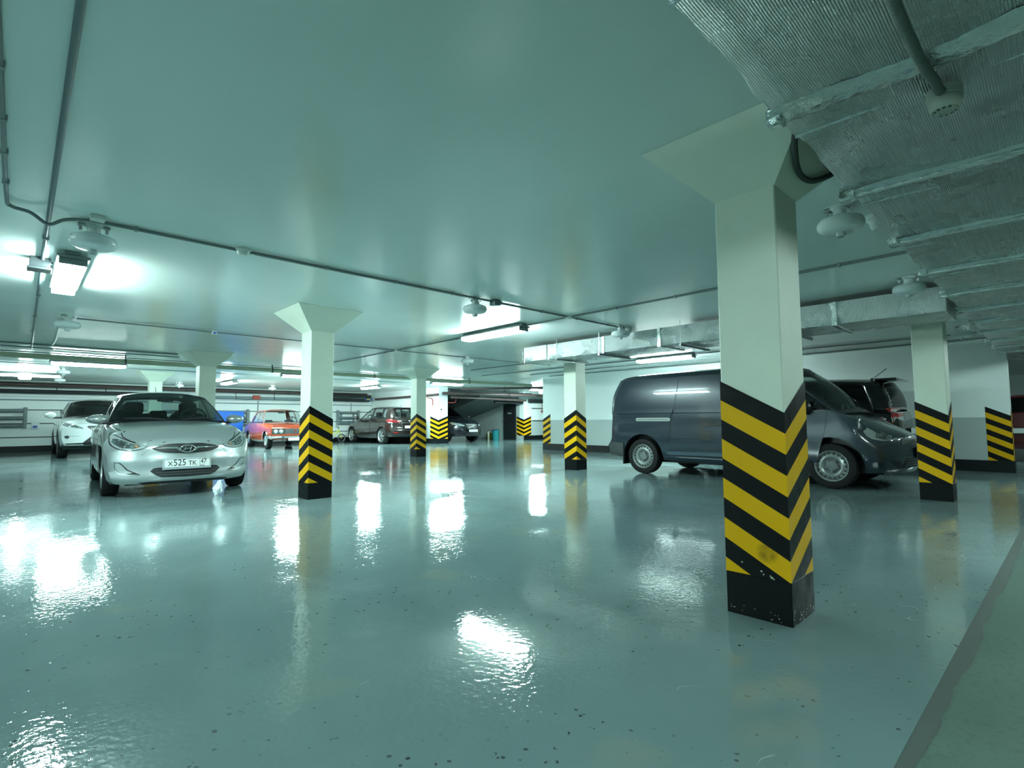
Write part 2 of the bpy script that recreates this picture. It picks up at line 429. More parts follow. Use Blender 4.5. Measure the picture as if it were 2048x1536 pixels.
def lamp(x, y, along, label, L=1.32, w=.19, tube=None):
    t = thing('fluorescent_lamp', label, 'lamp', (x, y, H), PI/2 if along == 'y' else 0, 'fluorescent ceiling lamps')
    l = L/2
    bm = bmesh.new(); add_box(bm, (-l-.02,-.05,-.035), (l+.02,.05,0), .006, 1); add_box(bm, (-l-.03,-w/2-.012,-.058), (l+.03,w/2+.012,-.035), .005, 1); finish('lamp_tray', bm, M_TRAY, t)
    bm = bmesh.new(); q = w/2-.008
    prof = [(-q,-.053),(-q,-.085),(-q*.72,-.118),(q*.72,-.118),(q,-.085),(q,-.053)]
    sec = []
    for xx, k in ((-l,.55),(-l+.04,1),(l-.04,1),(l,.55)):
        sec.append([bm.verts.new((xx, a, -.053+(b+.053)*k)) for a, b in prof])
    for a, b in zip(sec[:-1], sec[1:]):
        for i in range(6): bm.faces.new((a[i], a[(i+1)%6], b[(i+1)%6], b[i]))
    bm.faces.new(sec[0]); bm.faces.new(sec[-1])
    finish('lamp_diffuser', bm, tube or M_TUBE, t)
    for sx in (-1, 1):
        bm = bmesh.new(); add_box(bm, (sx*(l+.004)-.006, -w/2+.004, -.112), (sx*(l+.004)+.006, w/2-.004, -.04), .004, 1); finish('end_cap', bm, M_TRAY, t)
    for sx in (-.8, -.27, .27, .8):
        for sy in (-1, 1):
            bm = bmesh.new(); add_box(bm, (sx*l-.012, sy*w/2-.006, -.066), (sx*l+.012, sy*w/2+.006, -.036)); finish('clip', bm, M_STEEL, t)
    return t
lamp(.27, 6.1, 'y', 'bright fluorescent lamp nearest the big grey pipe, left of the frame')
lamp(5.2, 5.9, 'y', 'fluorescent lamp on ceiling left of the foil duct end')
lamp(10.15, 5.87, 'y', 'fluorescent lamp above the van, beyond the foil duct', tube=mat('lit_diffuser_van', (.9,.95,.95), .3, emit=(LIGHT, 130.)))
lamp(1.12, 15.1, 'x', 'long horizontal fluorescent lamp left of the far pale pillar')
lamp(6.05, 15.2, 'x', 'fluorescent lamp partly hidden by the pillar in the middle, above the orange car', tube=M_TUBE3)
lamp(11.1, 15.1, 'x', 'fluorescent lamp above the bay of the dark parked car', tube=M_TUBE3)
lamp(16.5, 15.6, 'x', 'fluorescent lamp at the far wall corner, half behind the white wall', tube=M_TUBE3)
lamp(.15, 19.4, 'x', 'farthest left fluorescent lamp above the white car', tube=M_TUBE4)
lamp(5.1, 19.2, 'y', 'fluorescent lamp above the blue board, right of the silver car roof', tube=M_TUBE3)
lamp(10.0, 18.6, 'y', 'fluorescent lamp seen end on above the brown car', tube=M_TUBE3)
lamp(-4.8, 6.0, 'y', 'assumed fluorescent lamp added outside the frame at left for light', )  # unseen lamp, added only to light the left side
for xx in (-4.6, .3, 5.2, 10.1, 15.0): lamp(xx, -.95, 'x', 'fluorescent lamp outside the frame beyond the wide foil duct', tube=M_TUBE2)
def bulk(x, y, z, label):
    t = thing('bulkhead_lamp', label, 'lamp', (x,y,H))
    bm = bmesh.new(); add_tube(bm, [(0,0,0),(0,0,z-H+.1)], .008, 8); finish('rod', bm, M_GREYPL, t)
    bm = bmesh.new(); add_box(bm, (-.16,-.08,z-H+.07), (.16,.08,z-H+.1), .01, 1); finish('lamp_tray', bm, M_TRAY, t)
    bm = bmesh.new(); add_box(bm, (-.13,-.06,z-H-.10), (.13,.06,z-H+.07), .04, 2); finish('lamp_diffuser', bm, mat('lit_bulkhead', (.9,.95,.95), .3, emit=(LIGHT, 30.)), t)
bulk(.08, 18.9, 2.2, 'small square glowing lamp box hanging above the white car')
# ---- powder extinguisher discs
def disc(x, y, label, rot=0., sc=1.):
    t = thing('ceiling_extinguisher', label, 'fire extinguisher', (x,y,H), rot, 'disc shaped fire extinguishers on the ceiling')
    bm = bmesh.new(); add_lathe(bm, [(0,-.084),(.06,-.084),(.12,-.090),(.155,-.105),(.166,-.13),(.166,-.150),(.155,-.175),(.12,-.193),(.06,-.203),(0,-.205)], n=36); finish('canister', bm, M_WHITE, t, smooth=50)
    bm = bmesh.new(); add_lathe(bm, [(0,-.203),(.034,-.203),(.034,-.232),(.026,-.235),(.026,-.215),(0,-.215)], n=18); finish('nozzle', bm, mat('nozzle_white', (.6,.66,.66), .4), t, smooth=40)
    bm = bmesh.new(); add_lathe(bm, [(0,-.086),(.055,-.086),(.045,-.03),(.07,-.012),(.07,0),(0,0)], n=20); finish('neck', bm, M_WHITE, t, smooth=40)
    bm = bmesh.new(); add_box(bm, (-.11,-.03,-.022), (.11,.03,-.002), .004, 1)
    for sx in (-1,1): add_lathe(bm, [(0,0),(.012,0),(.012,-.035),(0,-.035)], xf((sx*.09,0,-.02)), 8)
    finish('bracket', bm, M_STEEL, t); t.scale = (.82,.82,.86); return t
discs = [(.33,4.62,'white extinguisher disc nearest the camera, above and right of the grey junction box'),
 (3.74,4.55,'white extinguisher disc on the conduit at the centre, beside a small switch box'),
 (6.42,4.43,'white extinguisher disc in front of the bright foil duct, next to a round detector'),
 (.41,8.78,'white extinguisher disc hanging behind the nearest bright lamp'),
 (6.92,8.68,'white extinguisher disc left of the foil duct end'),
 (3.86,.93,'white extinguisher disc right of the nearest pillar, under the wide duct edge'),
 (6.33,.97,'white extinguisher disc in front of the far foil duct at right'),
 (10.4,.98,'dim extinguisher disc right of the pillar by the van nose, under the ducts'),
 (.77,17.1,'upper of two far extinguisher discs above the white car'),
 (.85,20.4,'lower of two far extinguisher discs above the white car'),
 (4.0,21.0,'far extinguisher disc just right of the pale far pillar'),
 (7.0,20.7,'far extinguisher disc above the orange car'),
 (10.75,16.8,'far extinguisher disc left of the pillar by the brown car'),
 (17.4,16.4,'far extinguisher disc beside the lamp at the far wall corner')]
for i, (x, y, lb) in enumerate(discs): disc(x, y, lb, .3*i)
# ---- conduits
def conduit(name, pts, r, label, clips=(), M=None, cat='pipe', clipdir='x', group=None):
    bm = bmesh.new(); add_tube(bm, pts, r, 10); o = finish(name, bm, M or M_CONDUIT, smooth=40); tag(o, label, cat, group, 'thing')
    for c in clips:
        bm = bmesh.new(); w = r*1.5
        if clipdir == 'x': add_box(bm, (c[0]-.012,c[1]-w,c[2]-w*.9), (c[0]+.012,c[1]+w,min(H-.001,c[2]+w)), .003, 1)
        else: add_box(bm, (c[0]-w,c[1]-.012,c[2]-w*.9), (c[0]+w,c[1]+.012,min(H-.001,c[2]+w)), .003, 1)
        finish('clip', bm, M_GREYPL, o)
    return o
zc = H-.017
ptsA = smooth_pts([(-.11,2.0,zc),(-.11,3.0,zc),(-.11,4.3,zc),(-.09,4.46,zc-.01),(0,4.50,zc-.015),(.09,4.55,zc-.055),(.17,4.49,zc-.02),(.3,4.45,zc)], 6)
conduit('cable_conduit', ptsA, .011, 'thin conduit bending round the big grey pipe at upper left', [(-.11,y,zc) for y in (2.72,3.2,3.6,4.05)]+[], clipdir='y')
conduit('cable_conduit', [(.3,4.45,zc),(6.6,4.45,zc)], .0125, 'long conduit crossing the ceiling from the nearest extinguisher disc to the foil duct', [(x,4.45,zc) for x in np.arange(.55,6.5,.7)])
conduit('cable_conduit', [(1.35,4.483,zc),(3.6,4.483,zc)], .006, 'thin wire running along the long ceiling conduit')
conduit('cable_conduit', [(5.28,.72,zc),(5.28,12.2,zc)], .0125, 'conduit running away across the ceiling past the lamp by the duct end', [(5.28,y,zc) for y in np.arange(1.3,12,.8)], clipdir='y')
conduit('cable_conduit', [(.5,8.84,zc),(8.65,8.84,zc)], .0095, 'thin conduit from the second extinguisher disc across behind the middle pillar', [(x,8.84,zc) for x in np.arange(1,8.6,.75)])
conduit('cable_conduit', [(10.3,3.2,zc),(10.3,12.2,zc)], .0125, 'conduit beyond the foil duct passing the lamp above the van', [(10.3,y,zc) for y in np.arange(4,12,.9)], clipdir='y')
for xx, lb in ((8.9,'first thin conduit under the far duct, just above the van'),(11.2,'middle thin conduit on the ceiling above the black car'),(12.05,'last thin conduit beside the grey-and-white wall')):
    conduit('cable_conduit', [(xx,.8,zc),(xx,11.,zc)], .012, lb)
for yy, xa, xb, rr, lb in ((12.2,-3.5,2.28,.013,'thin conduit just before the beige pipe, left of the second pillar'),(12.75,-6,2.4,.011,'second thin conduit before the beige pipe at far left'),(13.6,-6,13,.011,'thin conduit just beyond the beige pipe'),(16.2,-6,12,.012,'thin conduit on the far ceiling above the white car')):
    conduit('cable_conduit', [(xa,yy,zc),(xb,yy,zc)], rr, lb, [(x,yy,zc) for x in np.arange(xa+.6,xb,1.6)])
conduit('cable_conduit', [(-.5,14.4,zc),(-.5,19.4,zc)], .008, 'thin wire hanging at the far left edge of the ceiling')
# big grey pipe with its junction box
bp = conduit('service_pipe', [(.09,.75,H-.016),(.09,5.79,H-.016)], .0135, 'thick dark grey pipe along the ceiling at left', [(.09,5.1,H-.016)], M_PIPE, clipdir='y')
bp = conduit('service_pipe', [(.09,5.93,H-.016),(.12,13.0,H-.016)], .012, 'thinner grey pipe running on from the junction box to the far ceiling', [(.1,y,H-.016) for y in (7.5,9,10.5)], M_PIPE, clipdir='y')
t = thing('junction_box', 'dark grey junction box at the end of the thick pipe, beside the bright lamp', 'junction box', (.075,5.86,H))
bm = bmesh.new(); add_box(bm, (-.065,-.065,-.085), (.065,.065,0), .006, 1); finish('box', bm, mat('box_grey', (.035,.045,.05), .45), t)
bm = bmesh.new(); add_box(bm, (-.078,-.078,-.105), (.078,.078,-.085), .004, 1); finish('box_lid', bm, mat('lid_grey', (.05,.062,.066), .4), t)
bm = bmesh.new(); add_tube(bm, [(.065,0,-.03),(.085,.0,-.03)], .011, 8); finish('cable', bm, M_CONDUIT, t)
conduit('cable_conduit', smooth_pts([(.36,8.9,zc-.02),(.36,10,zc-.01),(.38,11.2,zc-.02),(.38,12.1,zc)],4), .016, 'pale conduit hanging from the disc behind the nearest lamp', M=mat('pale_plastic', (.6,.66,.66), .4))
# small ceiling devices
def device(name, x, y, label, r=.05, h=.045, cat='detector', M=None, sq=False, z=H):
    bm = bmesh.new()
    if sq: add_box(bm, (-r,-r,-h), (r,r,0), .006, 2)
    else: add_lathe(bm, [(0,0),(r*1.15,0),(r*1.15,-h*.3),(r*.9,-h*.45),(r*.8,-h*.8),(r*.55,-h),(0,-h)], n=24)
    o = finish(name, bm, M or mat('cream_plastic', (.66,.72,.68), .4), smooth=40); o.location = (x,y,z); tag(o, label, cat, None, 'thing'); return o
device('heat_detector', 1.25, 4.44, 'round detector on the long conduit, right of the nearest disc', .052, .055)
device('junction_box', 5.28, 4.45, 'small round junction box where the two ceiling conduits cross', .055, .05, 'junction box')
device('switch_box', 3.93, 4.42, 'small dark switch box beside the centre extinguisher disc', .045, .07, 'switch box', M_PIPE, True)
device('detector_base', .33, 4.39, 'small pale box on conduit behind the nearest extinguisher disc', .04, .03, 'detector', None, True)
device('heat_detector', 6.59, 4.40, 'round detector on conduit right beside the disc at the foil duct', .05, .09)
device('heat_detector', 4.22, .79, 'round detector under the duct edge, right of the disc by the nearest pillar', .062, .1)
o = device('sensor_box', 2.12, 8.86, 'small white sensor with blue mark on thin conduit left of the middle pillar', .035, .05, 'sensor', M_WHITE, True)
bm = bmesh.new(); add_box(bm, (-.02,-.037,-.04), (.025,-.035,-.015)); finish('blue_mark', bm, mat('mark_blue', (.05,.1,.5), .4), o)
device('junction_box', 5.28, 8.84, 'small round junction box behind the middle pillar conduit crossing', .04, .04, 'junction box')
# ---- foil ducts
def foil(name, axis, base=(.66,.73,.73)):
    M = mat(name, base, .38, .85); t = NT(M); p = t.obj()
    sc = {'x': (0,1,.35), 'y': (0,1,0), 'z': (0,1,.02)}[axis]
    wv = t.n('ShaderNodeTexWave', wave_type='BANDS', bands_direction='Y', wave_profile='SIN')
    wv.inputs['Scale'].default_value = 42. if axis == 'x' else 30.; wv.inputs['Distortion'].default_value = .7; wv.inputs['Detail'].default_value = 2.; wv.inputs['Detail Scale'].default_value = 3.
    t.l(t.map(p, (.12,1,1)), wv.inputs['Vector'])
    n1 = t.noise(p, 150., 2, .6); n2 = t.noise(p, 9., 4, .6); n3 = t.noise(p, 2.5, 3, .6)
    h = t.math('ADD', t.math('MULTIPLY', wv.outputs['Fac'], .55), t.math('ADD', t.math('MULTIPLY', n1, .55), t.math('MULTIPLY', n2, 1.6)))
    t.bump(h, .85, .007)
    t.l(t.ramp(n3, .3, .7, .20, .38), t.b.inputs['Roughness'])
    t.l(t.mix(t.ramp(n2, .3, .75), tuple(c*.86 for c in base), base), t.b.inputs['Base Color'])
    return M
M_FOIL = foil('bubble_foil', 'x'); M_FOIL2 = foil('bubble_foil_side', 'y', (.66,.72,.72))
def tape_mat():
    M = mat('foil_tape', (.70,.77,.77), .22, .9); t = NT(M); p = t.obj()
    n = t.noise(p, 30., 4, .7); n2 = t.noise(t.map(p, (3,.6,1)), 14., 3, .6)
    t.bump(t.math('ADD', n, t.math('MULTIPLY', n2, 1.5)), .5, .012); return M
M_TAPE = tape_mat()
def crumple_strip(name, x0, x1, y0, y1, z, h, parent, seed, nx=8, ny=40, ragged=.0):
    """taped joint running across the duct: a bulging, wrinkled band hanging h below z"""
    rs = random.Random(seed); bm = bmesh.new(); g = []
    for i in range(nx+1):
        row = []
        for j in range(ny+1):
            u, v = i/nx, j/ny
            zz = z-.002-h*math.sin(PI*u)**.6*(1+.35*rs.uniform(-1,1))
            xx = x0+(x1-x0)*u+.35*(x1-x0)*.25*math.sin(v*9+seed)+rs.uniform(-.1,.1)*(x1-x0)*.4
            row.append(bm.verts.new((xx, y0+(y1-y0)*v+(ragged*rs.uniform(-1,1) if j == ny else 0), zz)))
        g.append(row)
    for i in range(nx):
        for j in range(ny): bm.faces.new((g[i][j], g[i+1][j], g[i+1][j+1], g[i][j+1]))
    return finish(name, bm, M_TAPE, parent, smooth=180)
zb = 2.08; ye = .672; YR = -.25
t = thing('foil_duct', 'wide silver foil duct overhead along the right side', 'duct', (6,0,zb))
R_ = random.Random(5)
bm = bmesh.new()
joints = [-.9, .1, 1.05, 2.03, 3.02, 4.05, 5.08, 6.12, 7.15, 8.2, 9.25, 10.3, 11.3, 12.3]
xs = sorted(set([round(v,3) for v in np.arange(-2,14.3,.12)])); ys = np.linspace(YR, ye, 12)
rows = []
for x in xs:
    dj = min(abs(x-j) for j in joints); sag = .012*math.sin(min(1, dj/.5)*PI/2)
    prof = []
    wob = .007*math.sin(7.1*x)+.006*math.sin(17.3*x+1)
    for k, y in enumerate(ys):
        e = .5-.5*math.cos(2*PI*k/(len(ys)-1))
        prof.append((x, y+(wob if k == len(ys)-1 else 0), zb-sag*e*1.6+.003*math.sin(x*23+y*17)))
    prof.append((x, ye+.012+wob, zb+.02)); prof.append((x, ye+.004+wob, zb+.08)); prof.append((x, ye-.06, 2.27)); prof.append((x, YR, 2.27))
    rows.append([bm.verts.new((a-6, b, c-zb)) for a, b, c in prof])
n = len(rows[0])
for a, b in zip(rows[:-1], rows[1:]):
    for i in range(n): bm.faces.new((a[i], a[(i+1)%n], b[(i+1)%n], b[i]))
bm.faces.new(rows[0]); bm.faces.new(rows[-1])
finish('duct_wrap', bm, M_FOIL, t, smooth=60)
for i, j in enumerate(joints):
    o = crumple_strip('taped_joint', j-.055-6, j+.075-6, YR, ye+.012, 0, .018, t, i, ragged=.012)
    o = crumple_strip('tape_seam', j+.19-6, j+.21-6, YR, ye+.006, 0, .006, t, i+50, 4, 30)
    if j > 2.5:
        bm = bmesh.new(); add_box(bm, (j-6-.02, YR, -.03), (j-6+.0, ye+.02, -.012), .004, 1); finish('flange', bm, M_TAPE, t)
for i, j in enumerate(joints):   # crumpled foil ends sticking out past the duct edge
    rs = random.Random(90+i); bm = bmesh.new()
    for k in range(3):
        add_box(bm, (j-6-.03+rs.uniform(-.02,.02), ye-.02, -.03+rs.uniform(-.01,.01)), (j-6+.03+rs.uniform(-.02,.02), ye+.03+rs.uniform(0,.015), .025+rs.uniform(-.01,.01)), .012, 2, Matrix.Translation((0,0,0)))
    for v in bm.verts: v.co += Vector((rs.uniform(-1,1), rs.uniform(-1,1), rs.uniform(-1,1)))*.006
    finish('foil_end', bm, M_TAPE, t, smooth=20)
for x in (1.8, 4.6, 7.4, 10.2):
    for y in (-.2, .5):
        bm = bmesh.new(); add_tube(bm, [(x-6,y,2.26-zb),(x-6,y,H-zb)], .006, 6); finish('hanger_rod', bm, M_STEEL, t)
# far duct (runs across)
t2 = thing('foil_duct', 'slim foil duct crossing the ceiling behind the nearest pillar', 'duct', (7.05,3.7,2.0))
bm = bmesh.new(); x0, x1 = 6.70-7.05, 7.39-7.05; y0, y1 = .735-3.7, 6.78-3.7
ysd = np.linspace(y0, y1, 60); rows = []
for y in ysd:
    w = .004*math.sin(y*9)
    rows.append([bm.verts.new(p) for p in ((x0+w,y,.265),(x0-w-.006,y,.14),(x0+w,y,.012),(x0+.02,y,0),(x1-.02,y,0),(x1,y,.012),(x1,y,.265))])
n = 7
for a, b in zip(rows[:-1], rows[1:]):
    for i in range(n): bm.faces.new((a[i], a[(i+1)%n], b[(i+1)%n], b[i]))
bm.faces.new(rows[0]); bm.faces.new(rows[-1]); finish('duct_wrap', bm, M_FOIL2, t2, smooth=50)
for y in (6.74, 6.15, 4.95, 3.95, 2.62, 1.72):
    bm = bmesh.new(); add_box(bm, (x0-.014,y-3.7-.03,-.012), (x1+.014,y-3.7+.03,.272), .008, 1)
    rs = random.Random(int(y*10))
    for v in bm.verts: v.co += Vector((rs.uniform(-1,1), rs.uniform(-1,1), rs.uniform(-1,1)))*.006
    finish('taped_joint', bm, M_TAPE, t2, smooth=30)
for y in (5.9, 5.0, 3.6, 2.2):
    bm = bmesh.new(); add_box(bm, (x0-.06,y-3.7-.015,-.035), (x1+.12,y-3.7+.015,-.005), .003, 1); finish('hanger_bracket', bm, M_STEEL, t2)
    for xx in (x0-.045, x1+.1):
        bm = bmesh.new(); add_tube(bm, [(xx,y-3.7,-.01),(xx,y-3.7,H-2.0)], .005, 6); finish('hanger_rod', bm, M_STEEL, t2)
# detector and corrugated cable hanging under the wide duct
t = thing('smoke_detector', 'round cream detector hanging below the wide foil duct', 'detector', (2.235,.215,2.035))
cream = mat('cream_detector', (.40,.46,.40), .4)
bm = bmesh.new(); add_lathe(bm, [(0,.022),(.046,.022),(.050,.018),(.0505,-.012),(.0485,-.014),(.0495,-.017),(.046,-.040),(.037,-.054),(.033,-.052),(.031,-.056),(.018,-.058),(.016,-.055),(0,-.055)], n=40); finish('detector_body', bm, cream, t, smooth=35)
for k in range(12):
    if k % 6 in (2,3): continue
    a = 2*PI*k/12; bm = bmesh.new(); add_box(bm, (.026,-.004,-.0575), (.032,.004,-.053), M=xf((0,0,0),(0,0,a))); finish('vent_slot', bm, M_DARK, t)
def corrug(name, pts, r, label, M, cat='cable'):
    P = smooth_pts(pts, 60); bm = bmesh.new()
    rr = [r*(1+.13*(1 if i % 4 < 2 else -1)) for i in range(len(P))]
    add_tube(bm, P, rr, 12); o = finish(name, bm, M, smooth=180); tag(o, label, cat, None, 'thing'); return o
M_COR = mat('corrugated_grey', (.15,.18,.165), .55)
corrug('corrugated_cable', [(1.25,.24,2.036),(1.62,.245,2.038),(1.9,.24,2.034),(2.02,.23,2.022),(2.10,.222,2.024),(2.15,.222,2.026),(2.20,.218,2.03)], .0135, 'grey corrugated cable leading to the detector under the wide duct', M_COR)
corrug('corrugated_cable', [(2.28,.645,2.28),(2.33,.69,2.235),(2.42,.738,2.185),(2.52,.772,2.15),(2.66,.80,2.115),(2.82,.795,2.125),(2.94,.745,2.175),(2.97,.705,2.215)], .0125, 'grey corrugated cable looping against the capital of the nearest pillar', mat('corrugated_dark', (.06,.075,.07), .55))
# ---- pipes on the far ceiling
beige = mat('pipe_beige', (.38,.42,.31), .45); brown = mat('pipe_brown', (.075,.050,.048), .4); blk = mat('pipe_insulation', (.02,.026,.03), .6); gry = mat('pipe_grey', (.22,.30,.32), .4)
def bigpipe(pts, r, label, M, hang=(), ring=None):
    bm = bmesh.new(); add_tube(bm, pts, r, 16); o = finish('service_pipe', bm, M, smooth=40); tag(o, label, 'pipe', None, 'thing')
    for h in hang:
        bm = bmesh.new(); add_tube(bm, [h, (h[0],h[1],H)], .012, 6); d = Vector(pts[-1])-Vector(pts[0])
        if abs(d.x) > abs(d.y): add_tube(bm, [(h[0],h[1]+(r+.006)*math.cos(a),h[2]+(r+.006)*math.sin(a)) for a in np.linspace(0,2*PI,15)[:-1]], .013, 6, closed=True)
        else: add_tube(bm, [(h[0]+(r+.006)*math.cos(a),h[1],h[2]+(r+.006)*math.sin(a)) for a in np.linspace(0,2*PI,15)[:-1]], .013, 6, closed=True)
        finish('pipe_hanger', bm, ring or M_DARK, o)
    return o
bigpipe([(-6,13.2,2.2),(13.5,13.2,2.2)], .05, 'beige pipe crossing under the ceiling behind the pillars', beige, [(x,13.2,2.2) for x in (-2,1.55,4.45,7.2,10.6)])
bigpipe([(-6,13.45,2.24),(12.2,13.45,2.24)], .022, 'slim pale pipe beside the beige pipe', mat('pipe_pale', (.5,.56,.54), .35))
bigpipe([(-6,22.88,2.19),(12.1,22.88,2.19)], .07, 'thick brown pipe high along the back wall', brown, [(x,22.88,2.19) for x in (-3,1,4.6,8.4)])
bigpipe([(-6,22.5,2.27),(12.0,22.5,2.27)], .03, 'pale pipe above the thick brown pipe on the back wall', mat('pipe_pale'))
bigpipe([(-6,23.1,1.98),(3.9,23.1,1.98)], .065, 'black insulated pipe along the back wall at left', blk, [(x,23.1,1.98) for x in (-4,-1,.9,2.2)])
bigpipe([(4.0,23.1,1.93),(9.6,23.1,1.93)], .055, 'grey pipe along the back wall above the orange car', gry, [(x,23.1,1.93) for x in (6.4,7.9)])
bigpipe([(9.7,22.70,2.10),(12.2,22.70,2.10)], .075, 'thick black pipe on the back wall above the brown car', blk)
bigpipe([(9.7,23.12,1.95),(12.35,23.12,1.94)], .07, 'lower black pipe on the back wall ending behind the brown car', blk, [(x,23.12,1.94) for x in (10.4,11.2)])
o = bigpipe([(-6,23.35,1.71),(12.6,23.35,1.71)], .018, 'thin dark line of pipe along the back wall', gry)
bm = bmesh.new(); add_box(bm, (-.14,-.05,-.09), (.14,.05,.09), .01, 1); o = finish('valve', bm, mat('valve_red', (.35,.05,.03), .5)); o.location = (7.15,22.985,1.95); tag(o, 'small red valve on the grey pipe above the orange car', 'valve', None, 'thing')
bm = bmesh.new(); add_box(bm, (-.2,-.006,-.05), (.2,.006,.05)); o = finish('pipe_tag', bm, mat('tag_blue', (.03,.12,.42), .4)); o.location = (12.15,22.81,1.985); tag(o, 'blue tag with yellow middle on the black pipe above the brown car', 'sign', None, 'thing')
bm = bmesh.new(); add_box(bm, (-.1,-.008,-.025), (.1,-.006,.025)); finish('yellow_strip', bm, mat('tag_yellow', (.6,.5,.05), .4), o)
bigpipe([(12.5,22.75,1.99),(12.5,17.6,2.02)], .05, 'brown pipe running along the white side wall above the brown car', brown)
bigpipe([(12.5,17.3,2.06),(20,16.9,2.12)], .06, 'brown pipe across the front of the dark bay', brown, [(x,17.2-.05*(x-13),2.08) for x in (13.6,16)])
bigpipe([(13.2,16.9,2.24),(15.2,14.2,2.24),(16.5,12.6,2.24)], .05, 'dark pipe slanting over the bay towards the white wall', brown, [(14.3,15.5,2.18)])
bigpipe([(13.1,17.5,1.92),(17.6,17.6,1.88)], .05, 'lower brown pipe over the dark parked car', brown)
bigpipe([(13.0,17.45,2.2),(15.5,17.62,2.19),(18.0,17.6,2.2)], .04, 'crooked dark pipe over the dark parked car', blk)
bigpipe([(15.9,17.95,1.80),(17.7,17.95,1.78)], .07, 'bundle of black pipe above the dark doorway', blk)
bigpipe([(18.0,17.78,1.88),(21,17.78,1.88)], .09, 'thick black pipe on the far wall corner', blk)
redm = mat('pipe_red', (.30,.045,.04), .45)
def redpipe(pts, label):
    bm = bmesh.new(); add_tube(bm, smooth_pts(pts,5), .022, 8); o = finish('fire_pipe', bm, redm, smooth=60); tag(o, label, 'pipe', None, 'thing')
redpipe([(12.40,18.4,2.02),(12.42,18.2,1.9),(12.56,18.1,1.84),(12.57,18.1,1.58)], 'small red pipe bent down the white wall end')
redpipe([(13.15,17.9,1.71),(13.5,17.9,1.71),(13.62,17.9,1.76),(13.66,17.9,1.98)], 'small red pipe elbow above the dark parked car')
for z, lb in ((1.52,'upper thin dark line of conduit on the far wall corner'),(.92,'lower thin dark conduit on the far wall corner')):
    conduit('cable_conduit', [(18.3,17.88,z),(21.5,17.88,z)], .02, lb, M=M_DARK)
bm = bmesh.new(); add_tube(bm, [(0,0,.40),(0,0,.06)], .012, 6); add_lathe(bm, [(0,-.06),(.06,-.03),(.06,.03),(0,.06)], n=12); o = finish('hanging_call_point', bm, redm); o.location = (18.93,17.80,1.38); tag(o, 'small red device hanging on the far wall', 'alarm', None, 'thing')
# marks on the wall end
device_m = mat('mark_dark', (.02,.02,.02), .5)
bm = bmesh.new(); add_box(bm, (-.03,-.012,-.03), (.03,0,.03), .004, 1); o = finish('wall_socket', bm, device_m); o.location = (12.73,17.699,1.41); tag(o, 'small dark socket on the white wall end above the stripes', 'socket', None, 'thing')
# ---- radiators made of pipes on the back wall
M_RAD = mat('radiator_grey', (.16,.21,.225), .4)
def radiator(x0, x1, label):
    c = (x0+x1)/2; t = thing('pipe_radiator', label, 'radiator', (c,23.255,.8), 0, 'pipe radiators on the back wall')
    w = (x1-x0)/2
    for sx in (-1, 1):
        bm = bmesh.new(); add_box(bm, (sx*w-.05,-.06,-.02), (sx*w+.05,.06,.66), .02, 2); finish('header', bm, M_RAD, t)
    for z in (.06, .31, .55):
        bm = bmesh.new(); add_tube(bm, [(-w,0,z),(w,0,z)], .055, 12); finish('tube', bm, M_RAD, t, smooth=40)
    for sx in (-.6, .6):
        bm = bmesh.new(); add_box(bm, (sx*w-.02,.06,.02), (sx*w+.02,.144,.6)); finish('bracket', bm, M_RAD, t)
radiator(-3.2, .16, 'grey pipe radiator on back wall left of the white car')
radiator(3.8, 6.92, 'grey pipe radiator on back wall behind the blue board')
radiator(10.84, 11.86, 'short grey pipe radiator above the yellow bicycle')
bm = bmesh.new(); add_box(bm, (-.1,-.02,-.12), (.1,.0,.12), .01, 1); o = finish('wall_notice', bm, M_WHITE); o.location = (.42,23.39,.86); tag(o, 'small white and blue notice beside the left radiator', 'sign', None, 'thing')
bm = bmesh.new(); add_box(bm, (-.06,-.024,-.08), (.05,-.02,.0)); finish('blue_patch', bm, mat('mark_blue'), o)
bm = bmesh.new(); 
pl = [(-.95,.0),(.72,.0),(.86,.12),(.9,.9),(-.95,.9)]
add_prism(bm, pl, -.03, .03, Matrix.Rotation(PI/2,4,'X')); o = finish('blue_board', bm, mat('board_blue', (.012,.14,.62), .35)); o.location = (5.72,22.75,.47); tag(o, 'bright blue board between the silver car and the orange car', 'board', None, 'thing')
for sx in (-.7,.6):
    bm = bmesh.new(); add_box(bm, (sx-.03,-.02,-.47), (sx+.03,.02,.1)); finish('board_leg', bm, M_DARK, o)
# ---- bins
t = thing('trash_bin', 'teal plastic bin beside the dark doorway', 'bin', (17.48,19.66,0))
bm = bmesh.new(); add_lathe(bm, [(0,0),(.15,0),(.19,.42),(.2,.44),(.18,.44),(.14,.03),(0,.03)], n=20); finish('bin_body', bm, mat('bin_teal', (.03,.33,.36), .4), t, smooth=40)
bm = bmesh.new(); add_lathe(bm, [(0,.44),(.205,.44),(.205,.47),(.1,.5),(0,.505)], n=20); finish('bin_lid', bm, mat('lid_blue', (.03,.12,.22), .4), t, smooth=40)
t = thing('canister', 'yellow-green canister on floor left of the teal bin', 'canister', (17.5,20.15,0))
bm = bmesh.new(); add_box(bm, (-.16,-.1,0), (.16,.1,.27), .03, 2); finish('canister_body', bm, mat('canister_olive', (.16,.19,.03), .5), t, smooth=40)
bm = bmesh.new(); add_tube(bm, smooth_pts([(-.1,0,.26),(-.08,0,.31),(.06,0,.31),(.08,0,.26)],4), .015, 8); add_lathe(bm, [(.03,.26),(.03,.31),(0,.31)], xf((.13,0,0)), 10); finish('canister_handle', bm, mat('canister_olive'), t)
t = thing('spray_bottle', 'pale slim bottle standing behind the yellow-green canister', 'bottle', (17.3,20.0,0))
